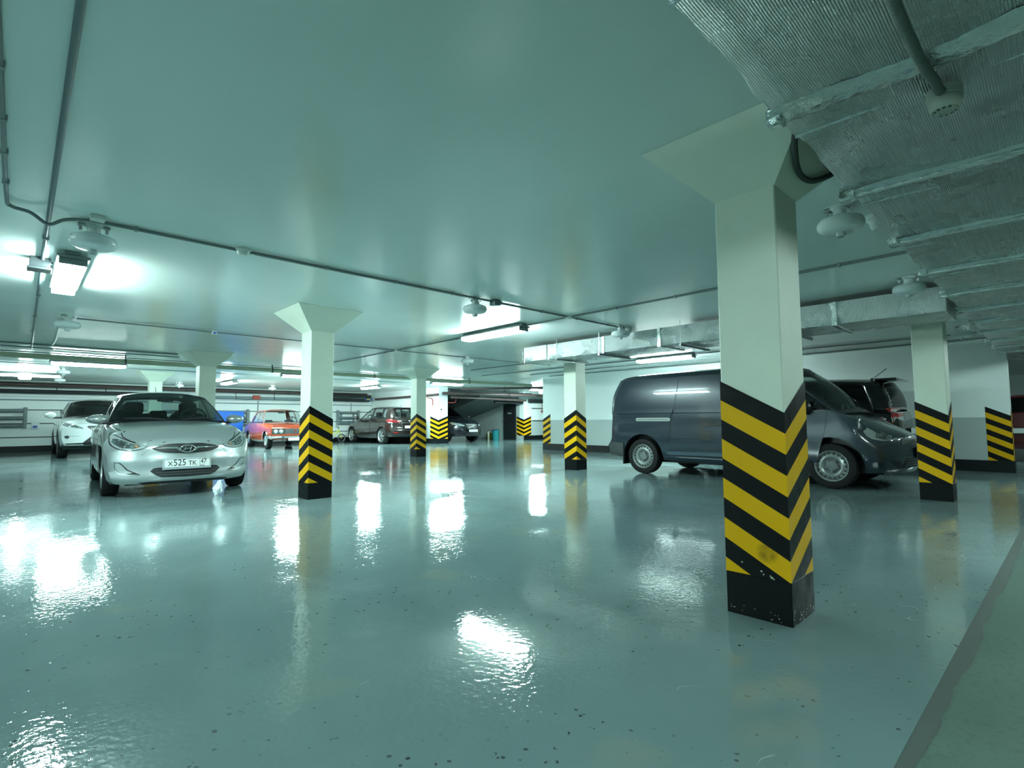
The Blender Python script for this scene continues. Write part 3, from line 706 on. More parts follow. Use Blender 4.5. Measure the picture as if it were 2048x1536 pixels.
bm = bmesh.new(); add_lathe(bm, [(0,0),(.05,0),(.05,.33),(.02,.4),(0,.4)], n=14); finish('bottle_body', bm, mat('bottle_pale', (.5,.5,.38), .4), t, smooth=40)
bm = bmesh.new(); add_lathe(bm, [(0,.4),(.022,.4),(.022,.47),(0,.47)], n=10); finish('bottle_cap', bm, M_DARK, t)
# ---- child's bicycle
t = thing('bicycle', 'small yellow bicycle beside the brown car', 'bicycle', (10.38,22.55,0), -.12)
ym = mat('bike_yellow', (.55,.58,.02), .35)
for sx, nm in ((.30,'wheel'),(-.30,'wheel')):
    bm = bmesh.new(); add_tube(bm, [(sx+.17*math.cos(a),0,.185+.17*math.sin(a)) for a in np.linspace(0,2*PI,25)[:-1]], .021, 8, closed=True); o = finish(nm, bm, M_DARK, t, smooth=60)
    bm = bmesh.new(); add_tube(bm, [(sx+.145*math.cos(a),0,.185+.145*math.sin(a)) for a in np.linspace(0,2*PI,25)[:-1]], .008, 6, closed=True)
    for k in range(8):
        a = k*PI/4; add_tube(bm, [(sx,0,.185),(sx+.145*math.cos(a),0,.185+.145*math.sin(a))], .003, 4)
    finish('rim', bm, M_STEEL, o)
bm = bmesh.new()
for a, b in (((-.3,0,.185),(-.12,0,.26)),((-.3,0,.185),(-.16,0,.42)),((-.16,0,.46),(-.10,0,.22)),((-.10,0,.22),(.16,0,.48)),((-.15,0,.40),(.18,0,.52)),((.3,0,.185),(.16,0,.60))): add_tube(bm, [a,b], .019, 8)
finish('frame', bm, ym, t)
bm = bmesh.new(); add_tube(bm, smooth_pts([(.08,-.2,.7),(.14,-.1,.68),(.15,0,.62),(.14,.1,.68),(.08,.2,.7)],4), .013, 8); finish('handlebar', bm, M_DARK, t)
bm = bmesh.new(); add_box(bm, (-.28,-.06,.46), (-.08,.06,.52), .025, 2); finish('saddle', bm, M_DARK, t)
bm = bmesh.new(); add_lathe(bm, [(0,-.02),(.06,-.02),(.06,.02),(0,.02)], xf((-.1,0,.22)), 12, axis='y'); finish('crank', bm, M_STEEL, t)
bm = bmesh.new(); add_box(bm, (-.42,-.045,.37), (-.2,.045,.385), .005, 1); finish('mudguard', bm, ym, t)
# ================================================================== CAR BUILDER
M_TYRE = mat('tyre_rubber', (.006,.007,.008), .7, spec=.3)
M_ALLOY = mat('alloy', (.55,.58,.59), .3, .9)
M_CHROME = mat('chrome', (.75,.78,.78), .12, 1.)
M_TRIM = mat('black_trim', (.005,.006,.007), .35)
M_CLAD = mat('grey_cladding', (.05,.06,.062), .55)
M_INT = mat('interior_dark', (.008,.010,.011), .7, spec=.2)
M_GLASS = glass('car_glass', (.46,.54,.53)); M_GLASSD = glass('privacy_glass', (.05,.06,.06))
M_LENS = mat('lamp_lens', (.42,.47,.47), .08, .35, coat=1.); M_RED = mat('tail_red', (.30,.012,.015), .12, coat=1.); M_AMBER = mat('amber', (.42,.20,.08), .2)
M_PLATE = mat('plate_white', (.72,.77,.76), .35); M_INK = mat('plate_ink', (.01,.012,.014), .5)
def paint(name, col, metal=.35, rough=.28):
    M = mat(name, col, rough, metal, coat=1.); return M
def pchip(xs, ys):
    xs = np.array(xs, float); ys = np.array(ys, float); h = np.diff(xs); d = np.diff(ys)/h
    m = np.zeros(len(xs)); m[0] = d[0]; m[-1] = d[-1]
    for i in range(1, len(xs)-1):
        if d[i-1]*d[i] > 0:
            w1 = 2*h[i]+h[i-1]; w2 = h[i]+2*h[i-1]; m[i] = (w1+w2)/(w1/d[i-1]+w2/d[i])
    def f(x):
        x = min(max(x, xs[0]), xs[-1]); i = min(int(np.searchsorted(xs, x, 'right'))-1, len(xs)-2); i = max(i, 0)
        t = (x-xs[i])/h[i]
        return (2*t**3-3*t*t+1)*ys[i]+(t**3-2*t*t+t)*h[i]*m[i]+(-2*t**3+3*t*t)*ys[i+1]+(t**3-t*t)*h[i]*m[i+1]
    return f
def curve(tab): return pchip([a for a, b in tab], [b for a, b in tab])
class Car:
    def __init__(s, name, label, cat, front, heading, P, group=None):
        """front: world xy of the front axle centre; heading: direction (dx,dy) the car faces"""
        s.P = P; hd = Vector((heading[0], heading[1])).normalized(); s.xf_ = P['xf']; s.xr = P['xr']
        rz = math.atan2(hd.y, hd.x)
        loc = (front[0]-hd.x*s.xf_, front[1]-hd.y*s.xf_, 0)
        s.root = thing(name, label, cat, loc, rz, group); s.paint = P['paint']
        s.fW, s.fzs, s.fzc, s.fys, s.fzb = (curve(P[k]) for k in ('W','zs','zc','ys','zb'))
        s.nose, s.tail = P['nose'], P['tail']
        s.xn0, s.xt0 = s.xf_+P.get('nose_keep', .30), s.xr-P.get('tail_keep', .30)
        s.fn, s.ft = curve(P['nose_prof']), curve(P['tail_prof'])
        s.pa, s.pp = P.get('nose_plan', (.28, 2.6)); s.ta, s.tp = P.get('tail_plan', (.2, 3.))
        s.body()
    def Xn(s, y, z): return s.nose-s.fn(z)-s.pa*(abs(y)/s.fW(s.nose))**s.pp
    def Xt(s, y, z): return s.tail+s.ft(z)+s.ta*(abs(y)/s.fW(s.tail))**s.tp
    def ring(s, x):
        W, zs, zc, ys, zb = s.fW(x), s.fzs(x), s.fzc(x), s.fys(x), s.fzb(x)
        zm = zb+.52*(zs-zb); sh = s.P.get('sh', .02)
        cp = [(0,zb),(W*.8,zb),(W*.93,zb+.03),(W*.975,zb+.12),(W*.995,zb+.26*(zs-zb)+.06),(W,zm+.02),(W*.993,zb+.78*(zs-zb)),(ys+.9*sh,zs-1.75*sh),(ys-sh,zs+.001),(ys*.82,zs+(zc-zs)*.45),(ys*.42,zs+(zc-zs)*.86),(0,zc)]
        return smooth_pts(cp, 4)
    def body(s):
        P = s.P
        xs = sorted(set(list(np.linspace(s.tail, s.xt0, 9))+list(np.linspace(s.xt0, s.xn0, int((s.xn0-s.xt0)/.075)))+list(np.linspace(s.xn0, s.nose, 12))))
        bm = bmesh.new(); R = []
        def remap(x, y, z):
            if x > s.xn0: return s.xn0+(x-s.xn0)/(s.nose-s.xn0)*(s.Xn(y,z)-s.xn0)
            if x < s.xt0: return s.xt0+(s.xt0-x)/(s.xt0-s.tail)*(s.Xt(y,z)-s.xt0)
            return x
        for x in xs:
            h = s.ring(x); n = len(h)
            loop = [(p[0],p[1]) for p in h]+[(-p[0],p[1]) for p in h[-2:0:-1]]
            R.append([bm.verts.new((remap(x,y,z),y,z)) for y, z in loop])
        m = len(R[0]); deck = P.get('deck')
        for a, b in zip(R[:-1], R[1:]):
            for i in range(m):
                f = bm.faces.new((a[i], a[(i+1)%m], b[(i+1)%m], b[i]))
                if deck:
                    c = f.calc_center_median()
                    if deck[0] < c.x < deck[1] and c.z > s.fzs(c.x)-.004 and abs(c.y) < s.fys(c.x)-.03: f.material_index = 1
        K = 28
        for end, Rg in ((0, R[0]), (1, R[-1])):
            h = s.ring(xs[0] if end == 0 else xs[-1]); X = s.Xt if end == 0 else s.Xn; rows = []
            for y, z in h: rows.append([bm.verts.new((X(y*t,z), y*t, z)) for t in np.linspace(1,-1,K+1)])
            for a, b in zip(rows[:-1], rows[1:]):
                for k in range(K): bm.faces.new((a[k], a[k+1], b[k+1], b[k]))
        bmesh.ops.remove_doubles(bm, verts=bm.verts, dist=.0006)
        bmesh.ops.dissolve_degenerate(bm, edges=bm.edges, dist=.0003)
        bmesh.ops.recalc_face_normals(bm, faces=bm.faces)
        s.bvh_body = BVHTree.FromBMesh(bm); s.extra = []
        ar = P['arch']; me = bpy.data.meshes.new('tmp'); bm.to_mesh(me); bm.free()
        tmp = bpy.data.objects.new('tmp', me); COL.objects.link(tmp)
        for M in (s.paint, M_INT, M_TRIM): me.materials.append(M)
        cb = bmesh.new(); D = P.get('arch_depth', .27); Wm = max(b for a, b in P['W'])
        for x in (s.xf_, s.xr):
            for sy in (1, -1):
                add_lathe(cb, [(0,Wm-D),(ar,Wm-D),(ar,Wm+.2),(0,Wm+.2)], xf((x,0,P['r']),(0 if sy > 0 else PI,0,0)), 44, axis='y')
        bmesh.ops.recalc_face_normals(cb, faces=cb.faces)
        cme = bpy.data.meshes.new('cut'); cb.to_mesh(cme); cb.free(); cme.materials.append(M_TRIM)
        cut = bpy.data.objects.new('cut', cme); COL.objects.link(cut)
        md = tmp.modifiers.new('b', 'BOOLEAN'); md.object = cut; md.operation = 'DIFFERENCE'; md.solver = 'EXACT'; md.use_self = False
        try: md.material_mode = 'TRANSFER'
        except Exception: pass
        dg = bpy.context.evaluated_depsgraph_get(); dg.update()
        me2 = bpy.data.meshes.new_from_object(tmp.evaluated_get(dg))
        bpy.data.objects.remove(tmp); bpy.data.objects.remove(cut)
        bm = bmesh.new(); bm.from_mesh(me2); ms = [M for M in me2.materials]
        bpy.data.meshes.remove(me2)
        s.body_obj = finish('body', bm, ms, s.root, smooth=32, recalc=False)
    # ---- upper cabin
    def cabin(s, roof_mat=None, rim=True):
        C = s.P['cab']; rm = roof_mat or s.paint
        frx, fyr, fzr = curve(C['zroof']), curve(C['yr']), curve(C['zr'])
        SH = s.P.get('sh',.02); ybelt = lambda x: s.fys(x)-1.1*SH; zb = lambda x: s.fzs(x)-.004
        def base(x, sy): return Vector((x, sy*ybelt(x), zb(x)))
        def rail(x, sy): return Vector((x, sy*fyr(x), fzr(x)))
        b = C['posts']            # list of (x_base, x_top) boundaries from front to rear
        kinds = C['kinds']        # 'p' pillar / 'g' pane / 'b' blind panel
        bul = C.get('bulge', .02)
        body = bmesh.new()
        def S(k, u, v, sy):
            x0, t0 = b[k]; x1, t1 = b[k+1]
            p = base(x0+(x1-x0)*u, sy); q = rail(t0+(t1-t0)*u, sy)
            r = p.lerp(q, v); r.y += sy*bul*math.sin(PI*v)
            if k == len(kinds)-1: r.x -= C.get('redge',0)*u*math.sin(PI*v)
            return r
        def grid(bm, f, nu, nv, u0=0, u1=1, v0=0, v1=1):
            g = [[bm.verts.new(f(u0+(u1-u0)*i/nu, v0+(v1-v0)*j/nv)) for j in range(nv+1)] for i in range(nu+1)]
            for i in range(nu):
                for j in range(nv): bm.faces.new((g[i][j], g[i+1][j], g[i+1][j+1], g[i][j+1]))
        gm = C.get('glass', M_GLASS); gms = C.get('side_glass', gm); gmr = C.get('rear_glass', gms)
        # windshield and rear window edges
        xw, xh, xrh, xrw = C['cowl'], C['header'], C['rheader'], C['rbase']
        zcow, zrb = C['zcowl'], C['zrbase']
        def front_base(t):
            e = base(b[0][0], 1); return Vector((xw+(e.x-xw)*abs(t)**2.2, t*e.y, zcow+(e.z-zcow)*abs(t)**2.2))
        def front_top(t):
            e = rail(b[0][1], 1); zt = frx(xh); return Vector((xh+(e.x-xh)*abs(t)**2.2, t*e.y, zt+(e.z-zt)*abs(t)**C.get('rexp',2.6)))
        def rear_base(t):
            e = base(b[-1][0], 1); return Vector((xrw+(e.x-xrw)*abs(t)**2.2, t*e.y, zrb+(e.z-zrb)*abs(t)**2.2))
        def rear_top(t):
            e = rail(b[-1][1], 1); zt = frx(xrh); return Vector((xrh+(e.x-xrh)*abs(t)**2.2, t*e.y, zt+(e.z-zt)*abs(t)**C.get('rexp',2.6)))
        wb_ = C.get('wbulge', .03)
        def WS(u, v): t = 2*u-1; p = front_base(t).lerp(front_top(t), v); p.x += wb_*math.sin(PI*v)*(1-t*t); p.z += .5*wb_*math.sin(PI*v)*(1-t*t); p.y += math.copysign(bul*math.sin(PI*v)*abs(t)**6, t); return p
        def RS(u, v): t = 2*u-1; p = rear_base(t).lerp(rear_top(t), v); p.x -= (C.get('redge',0)+C.get('rbulge', wb_)*(1-t*t))*math.sin(PI*v); p.y += math.copysign(bul*math.sin(PI*v)*abs(t)**6, t); return p
        def RF(u, v):
            t = 2*u-1; a, c = front_top(t), rear_top(t); x = a.x+(c.x-a.x)*v
            e = fyr(x); y = t*e; zt, zr = frx(x), fzr(x); return Vector((x, y, zt+(zr-zt)*abs(t)**C.get('rexp',2.6)))
        s.WS, s.RS, s.RF, s.S = WS, RS, RF, S
        allb = bmesh.new()
        grid(body, RF, 28, 20); grid(allb, RF, 20, 14)
        fw = C.get('frame', (.045,.05,.05,.045))   # windshield border: left/right, bottom, top (fractions)
        def framed(bm, f, m, nu=14, nv=8):
            """border strips around a pane that covers [m0,1-m1]x[m2,1-m3]"""
            l, r, d, t = m
            if l: grid(bm, f, 2, nv, 0, l, 0, 1)
            if r: grid(bm, f, 2, nv, 1-r, 1, 0, 1)
            if d: grid(bm, f, nu, 2, l, 1-r, 0, d)
            if t: grid(bm, f, nu, 2, l, 1-r, 1-t, 1)
        trim = bmesh.new()
        wm = C.get('wm', (.035,.035,.07,.05)); framed(trim, WS, wm)
        pb = bmesh.new(); grid(pb, WS, 20, 10, wm[0], 1-wm[1], wm[2], 1-wm[3]); s.windshield = finish('windshield', pb, gm, s.root, smooth=60)
        grid(allb, WS, 12, 6)
        rmg = C.get('rm', (.08,.08,.08,.10)); framed(body if C.get('rear_painted', True) else trim, RS, rmg); grid(allb, RS, 12, 6)
        if C.get('rear_window', True):
            pb = bmesh.new(); grid(pb, RS, 16, 8, rmg[0], 1-rmg[1], rmg[2], 1-rmg[3]); s.rear_window = finish('rear_window', pb, gmr, s.root, smooth=60)
        else: grid(body, RS, 16, 8, rmg[0], 1-rmg[1], rmg[2], 1-rmg[3])
        sm = C.get('sm', (.03,.10))
        s.side = []
        for sy in (1, -1):
            for k, kd in enumerate(kinds):
                f = (lambda u, v, k=k, sy=sy: S(k, u, v, sy)); grid(allb, f, 5, 5)
                if kd == 'p': grid(body, f, 4, 8)
                elif kd == 't': grid(trim, f, 4, 8)
                elif kd == 'b': grid(body, f, 12, 10)
                else:
                    wl = abs(b[k][0]-b[k+1][0]); e = min(.2, .018/max(wl,.05))
                    framed(trim, f, (e,e,sm[0],0), 10, 8); framed(body, f, (0,0,0,sm[1]), 10, 8)
                    pb = bmesh.new(); grid(pb, f, 10, 8, e, 1-e, sm[0], 1-sm[1]); s.side.append(finish('side_window', pb, gms, s.root, smooth=60))
        bmesh.ops.remove_doubles(body, verts=body.verts, dist=.0008)
        s.roof_obj = finish('roof', body, rm, s.root, smooth=50, recalc=True)
        so = s.roof_obj.modifiers.new('thick', 'SOLIDIFY'); so.thickness = .012; so.offset = -1
        o = finish('window_trim', trim, C.get('trim', M_TRIM), s.root, smooth=50)
        bmesh.ops.recalc_face_normals(allb, faces=allb.faces)
        s.extra.append(BVHTree.FromBMesh(allb)); allb.free()
    def cast(s, o, d, body_only=False):
        best = None
        for t in [s.bvh_body]+([] if body_only else s.extra):
            r = t.ray_cast(Vector(o), Vector(d))
            if r[0] is not None and (best is None or r[3] < best[3]): best = r
        return best
    def decal(s, name, poly, view, M, off=.004, g=.04, depth=.006, parent=None, mirror=False, smooth_poly=0, body_only=False, sy=1, rim=True):
        if smooth_poly:
            P = [np.array(p, float) for p in poly]; n = len(P); out = []
            for i in range(n):
                p0, p1, p2, p3 = P[i-1], P[i], P[(i+1)%n], P[(i+2)%n]
                for j in range(smooth_poly):
                    t = j/smooth_poly; out.append(.5*((2*p1)+(-p0+p2)*t+(2*p0-5*p1+4*p2-p3)*t*t+(-p0+3*p1-3*p2+p3)*t**3))
            poly = [tuple(p) for p in out]
        bd = []
        for i in range(len(poly)):
            a, b = np.array(poly[i], float), np.array(poly[(i+1)%len(poly)], float); n = max(1, int(math.ceil(np.linalg.norm(b-a)/g)))
            for k in range(n): bd.append(a+(b-a)*k/n)
        A = np.array(bd); nb = len(bd)
        def inside(p):
            c = False; j = nb-1
            for i in range(nb):
                if (A[i][1] > p[1]) != (A[j][1] > p[1]) and p[0] < (A[j][0]-A[i][0])*(p[1]-A[i][1])/(A[j][1]-A[i][1])+A[i][0]: c = not c
                j = i
            return c
        pts = list(bd)
        for u in np.arange(A[:,0].min()+g/2, A[:,0].max(), g):
            for v in np.arange(A[:,1].min()+g/2, A[:,1].max(), g):
                p = np.array((u, v))
                if inside(p) and np.min(np.hypot(A[:,0]-u, A[:,1]-v)) > .4*g: pts.append(p)
        vs, es, fs, _, _, _ = delaunay_2d_cdt([Vector((p[0],p[1])) for p in pts], [(i,(i+1)%nb) for i in range(nb)], [], 1, 1e-6)
        bm = bmesh.new()
        for sgn in ((1,-1) if mirror else (1,)):
            V = []
            for p in vs:
                if view == 'front': o, d = (8, sgn*p[0], p[1]), (-1,0,0)
                elif view == 'rear': o, d = (-8, sgn*p[0], p[1]), (1,0,0)
                elif view == 'side': o, d = (p[0], sy*sgn*8, p[1]), (0,-sy*sgn,0)
                else: o, d = (p[0], sgn*p[1], 6), (0,0,-1)
                h = s.cast(o, d, body_only); d = Vector(d)
                if h is None:
                    bb = s.bvh_body.find_nearest(Vector(o)+d*7.2); h = (bb[0], bb[1], 0, 0)
                n = h[1] if h[1].dot(d) < 0 else -h[1]
                n = (n-d*.6).normalized(); V.append((h[0]+n*off, n))
            bv = [bm.verts.new(p) for p, n in V]
            for f in fs:
                try: bm.faces.new([bv[i] for i in f])
                except ValueError: pass
            if rim:
                cnt = {}
                for f in fs:
                    for i in range(len(f)):
                        k = (f[i], f[(i+1)%len(f)]); kk = tuple(sorted(k)); cnt[kk] = cnt.get(kk, 0)+1
                lo = {}
                for (i, j), c in cnt.items():
                    if c != 1: continue
                    for q in (i, j):
                        if q not in lo: lo[q] = bm.verts.new(V[q][0]-V[q][1]*(off+depth))
                    try: bm.faces.new((bv[i], bv[j], lo[j], lo[i]))
                    except ValueError: pass
        return finish(name, bm, M, parent or s.root, smooth=40)
    def box(s, name, lo, hi, M, bev=.02, parent=None, rot=None, at=None, smooth=45):
        bm = bmesh.new(); add_box(bm, lo, hi, bev, 3, xf(at or (0,0,0), rot or (0,0,0))); return finish(name, bm, M, parent or s.root, smooth=smooth)
    def seats(s, rows, z0, M=None, w=.24):
        M = M or mat('seat_fabric', (.012,.014,.015), .8)
        for x, ys, h in rows:
            for y in ys:
                bm = bmesh.new(); add_box(bm, (-.07,-w,-.12), (.07,w,h-.13), .06, 3, xf((x,y,z0),(0,-.15,0))); o = finish('seat', bm, M, s.root, smooth=50)
                bm = bmesh.new(); add_box(bm, (-.05,-.13,h-.14), (.05,.13,h+.05), .045, 3, xf((x,y,z0),(0,-.15,0)))
                for q in (-.06,.06): add_tube(bm, [Vector((x,y+q,z0))+Vector((-.0,0,h-.2)), Vector((x,y+q,z0))+Vector((-.02,0,h-.1))], .008, 6)
                finish('headrest', bm, M, o, smooth=50)
    def steering(s, x, y, z):
        bm = bmesh.new(); R = xf((x,y,z),(0,-1.15,0))
        add_tube(bm, [R @ Vector((.185*math.cos(a),.185*math.sin(a),0)) for a in np.linspace(0,2*PI,25)[:-1]], .016, 8, closed=True)
        add_lathe(bm, [(0,-.03),(.07,-.03),(.06,.02),(0,.02)], R, 14)
        for a in (0, 2.2, -2.2): add_tube(bm, [R @ Vector((0,0,0)), R @ Vector((.18*math.cos(a),.18*math.sin(a),0))], .014, 6)
        finish('steering_wheel', bm, M_DARK, s.root, smooth=50)
    def mirrors(s, x, y, z, size=(.09,.11,.075), M=None, sides=(1,-1), stalk=True):
        for sy in sides:
            bm = bmesh.new(); r = bmesh.ops.create_uvsphere(bm, u_segments=20, v_segments=12, radius=1.)
            for v in bm.verts:
                q = v.co; xx = q.x*size[0]*(1 if q.x > 0 else .45); v.co = Vector((x+xx, sy*(y+q.y*size[1]), z+q.z*size[2]*(1-.18*q.y)))
            o = finish('mirror', bm, M or s.paint, s.root, smooth=60)
            if stalk:
                bm = bmesh.new(); add_box(bm, (x-.035,min(sy*(y-size[1]*1.9),sy*(y-size[1]*.4)),z-size[2]*1.05), (x+.04,max(sy*(y-size[1]*1.9),sy*(y-size[1]*.4)),z-size[2]*.5), .015, 2); finish('mirror_foot', bm, M_TRIM, o, smooth=45)
    def wheels(s, style, rr, w, ytrack, mt=None, spokes=5, steer=0.):
        P = s.P; r = P['r']; mt = mt or M_ALLOY; hw = w/2
        for x in (s.xf_, s.xr):
            for sy in (1, -1):
                T = xf((x, sy*ytrack, r), (0 if sy > 0 else PI, 0, 0)) 
                if steer and x == s.xf_: T = Matrix.Translation((x, sy*ytrack, r)) @ Matrix.Rotation(steer,4,'Z') @ Matrix.Rotation(0 if sy > 0 else PI,4,'X')
                bm = bmesh.new()
                prof = [(rr*.96,-hw*.8),(rr*1.03,-hw*.95),(r*.86,-hw),(r*.965,-hw*.9),(r*.993,-hw*.72),(r,-hw*.4),(r,hw*.4),(r*.993,hw*.72),(r*.965,hw*.9),(r*.86,hw),(rr*1.03,hw*.95),(rr*.96,hw*.8)]
                add_lathe(bm, prof, T, 48, axis='y'); o = finish('tire', bm, M_TYRE, s.root, smooth=30)
                bm = bmesh.new(); f = hw*.72
                add_lathe(bm, [(rr*1.02,f+.016),(rr*.99,f+.02),(rr*.93,f+.008),(rr*.90,f-.03),(rr*.90,-hw*.8)], T, 48, axis='y')
                if style == 'steel':
                    add_lathe(bm, [(rr*.90,f-.03),(rr*.86,f-.02),(rr*.72,f+.004),(rr*.63,f+.014),(rr*.50,f-.002),(rr*.44,f-.03),(rr*.2,f-.03),(0,f-.03)], T, 48, axis='y')
                    ho = finish('rim', bm, mt, o, smooth=40)
                    bm = bmesh.new()
                    for k in range(18):
                        a = 2*PI*k/18; add_lathe(bm, [(0,-.006),(.0125,-.006),(.0125,.006),(0,.006)], T @ xf((rr*.80*math.cos(a), f-.005, rr*.80*math.sin(a)),(.0,0,0)), 8, axis='y')
                    finish('rim_holes', bm, M_INK, o)
                    bm = bmesh.new(); add_lathe(bm, [(rr*.43,f-.028),(rr*.36,f-.005),(rr*.30,f+.008),(rr*.12,f+.012),(0,f+.012)], T, 24, axis='y')
                    for k in range(5):
                        a = 2*PI*k/5+.3; add_lathe(bm, [(.02,f-.02),(.016,f+.016),(0,f+.018)], T @ xf((rr*.34*math.cos(a),0,rr*.34*math.sin(a))), 8, axis='y')
                    finish('hub_cap', bm, mat('hub_grey', (.14,.165,.175), .4), o, smooth=40)
                else:
                    add_lathe(bm, [(rr*.90,f-.07),(0,f-.07)], T, 32, axis='y', mi=1)
                    for k in range(spokes):
                        a = 2*PI*k/spokes; ca, sa = math.cos(a), math.sin(a)
                        for da in ((-.13,.13) if style == 'double' else (0,)):
                            w0, w1 = (.045,.03) if style != 'double' else (.026,.02)
                            q = []
                            for rad, ww, yy in ((rr*.12,w0,f-.002),(rr*.55,(w0+w1)/2,f+.006),(rr*.93,w1,f+.004)):
                                aa = a+da*(rad/rr); cx, cz = rad*math.cos(aa), rad*math.sin(aa); tx, tz = -math.sin(aa), math.cos(aa)
                                q.append([bm.verts.new(T @ Vector((cx+tx*u, yy+v, cz+tz*u))) for u, v in ((-ww,0),(-ww,-.04),(ww,-.04),(ww,0))])
                            for A_, B_ in zip(q[:-1], q[1:]):
                                for i in range(4): bm.faces.new((A_[i], A_[(i+1)%4], B_[(i+1)%4], B_[i]))
                    add_lathe(bm, [(rr*.2,f-.03),(rr*.2,f+.002),(rr*.12,f+.01),(0,f+.01)], T, 20, axis='y')
                    finish('rim', bm, [mt, M_INK], o, smooth=40)
    def plate(s, x, y, z, txt=None, rear=False, w=.52, h=.112, tilt=0., inset=True):
        R = xf((x,y,z),(0,tilt,0)) @ (Matrix.Rotation(PI,4,'Z') if rear else Matrix.Identity(4))
        bm = bmesh.new(); add_box(bm, (-.012,-w/2-.008,-h/2-.02), (.0,w/2+.008,h/2+.008), .004, 1, R); o = finish('number_plate', bm, M_TRIM if txt is None else mat('plate_frame', (.35,.42,.46), .4), s.root)
        bm = bmesh.new(); add_box(bm, (0,-w/2,-h/2), (.004,w/2,h/2), 0, 1, R); pl = finish('plate_face', bm, M_PLATE, o)
        bm = bmesh.new(); e = .0045
        for a, b in (((-w/2+.004,-h/2+.004),(w/2-.004,-h/2+.004+e)),((-w/2+.004,h/2-.004-e),(w/2-.004,h/2-.004)),((-w/2+.004,-h/2+.004),(-w/2+.004+e,h/2-.004)),((w/2-.004-e,-h/2+.004),(w/2-.004,h/2-.004)),((w/2-.125,-h/2+.004),(w/2-.125+e*.7,h/2-.004))):
            add_box(bm, (.0042,a[0],a[1]), (.0048,b[0],b[1]), 0, 1, R)
        finish('plate_border', bm, M_INK, o)
        if txt:
            B = R @ Matrix.Translation((.005,0,0)) @ Matrix(((0,0,1,0),(1,0,0,0),(0,1,0,0),(0,0,0,1)))
            for st, u, v, sz, sx in txt: text_mesh('plate_lettering', st, sz, B @ Matrix.Translation((u,v,0)), M_INK, o, sx, .0006)
        return o
# ================================================================== CARS
def pair(car, name, poly, view, M, **k):
    out = [car.decal(name, poly, view, M, **k)]
    if view == 'side': out.append(car.decal(name, poly, view, M, sy=-1, **k))
    else: out.append(car.decal(name, [(-a if view != 'top' else a, b if view != 'top' else -b) for a, b in poly], view, M, **k))
    return out
def shut(car, name, poly, view, off=.005, gap=.007, **k):
    """panel of its own with a dark gap around it"""
    P = np.array(poly, float); c = P.mean(0); big = [tuple(p+(p-c)/max(np.linalg.norm(p-c),1e-6)*gap) for p in P]
    os_ = pair(car, name, poly, view, car.paint, off=off, depth=off, body_only=True, **k) if view == 'side' else [car.decal(name, poly, view, car.paint, off=off, depth=off, body_only=True, **k)]
    for i, o in enumerate(os_):
        kk = dict(k)
        if view == 'side': kk['sy'] = 1 if i == 0 else -1
        car.decal('panel_gap', big, view, M_INK, off=.0022, depth=.002, body_only=True, parent=o, **kk)
    return os_
# ------------------------------------------------------------------ silver hatchback in the foreground
silver = paint('silver_paint', (.46,.51,.515), .6, .30)
A = dict(paint=silver, xf=1.25, xr=-1.25, r=.302, arch=.345, nose=2.06, tail=-2.12, nose_keep=.28, tail_keep=.3,
 W=[(-2.12,.78),(-1.6,.83),(-.5,.845),(1.0,.845),(1.5,.84),(1.85,.815),(2.06,.79)],
 zs=[(-2.12,.93),(-1.7,.965),(-1.2,.96),(0,.93),(.7,.91),(1.25,.86),(1.6,.80),(1.9,.715),(2.06,.665)],
 zc=[(-2.12,.97),(-1.7,1.02),(-1.2,1.0),(0,.95),(.7,.975),(1.25,.93),(1.6,.875),(1.9,.79),(2.06,.725)],
 ys=[(-2.12,.66),(-1.7,.70),(-.5,.765),(.7,.775),(1.25,.765),(1.6,.735),(1.9,.68),(2.06,.63)],
 zb=[(-2.12,.22),(-1.8,.18),(0,.17),(1.7,.165),(2.06,.175)],
 nose_prof=[(.15,.09),(.20,.035),(.26,.0),(.36,.012),(.45,.0),(.54,.02),(.62,.035),(.68,.07),(.73,.12),(.80,.2)],
 tail_prof=[(.15,.1),(.3,.02),(.5,0),(.8,.02),(1.0,.08)], nose_plan=(.34,2.5), deck=(-1.75,.85),
 cab=dict(posts=[(.66,.02),(.55,-.05),(-.40,-.47),(-.48,-.53),(-1.24,-1.05),(-1.58,-1.20)], kinds='pgtgp',
  cowl=.93, header=.13, rheader=-1.2, rbase=-1.74, zcowl=.965, zrbase=1.01,
  zroof=[(-1.3,1.395),(-.6,1.43),(-.2,1.432),(.13,1.40)], yr=[(-1.3,.53),(-.5,.57),(.0,.55),(.1,.545)], zr=[(-1.3,1.335),(-.5,1.375),(0.,1.345),(.1,1.33)], wm=(.028,.028,.06,.045), rm=(.12,.12,.1,.12), wbulge=.035))
car = Car('car', 'silver compact car facing the camera at left', 'car', (1.635,8.57), (-.04,-1), A); car.cabin()
car.decal('hood', [(1.985,-.30),(2.0,0),(1.985,.30),(1.94,.46),(1.80,.56),(1.62,.64),(1.30,.70),(.90,.725),(.80,.70),(.93,.45),(.965,0),(.93,-.45),(.80,-.70),(.90,-.725),(1.30,-.70),(1.62,-.64),(1.80,-.56),(1.94,-.46)], 'top', silver, off=.006, depth=.012, body_only=True, g=.05)
car.decal('hood_gap', [(1.992,-.30),(2.008,0),(1.992,.30),(1.948,.47),(1.80,.57),(1.62,.65),(1.30,.71),(.89,.735),(.79,.70),(.925,.45),(.96,0),(.925,-.45),(.79,-.70),(.89,-.735),(1.30,-.71),(1.62,-.65),(1.80,-.57),(1.948,-.47)], 'top', M_INK, off=.0015, depth=.003, body_only=True, g=.06)
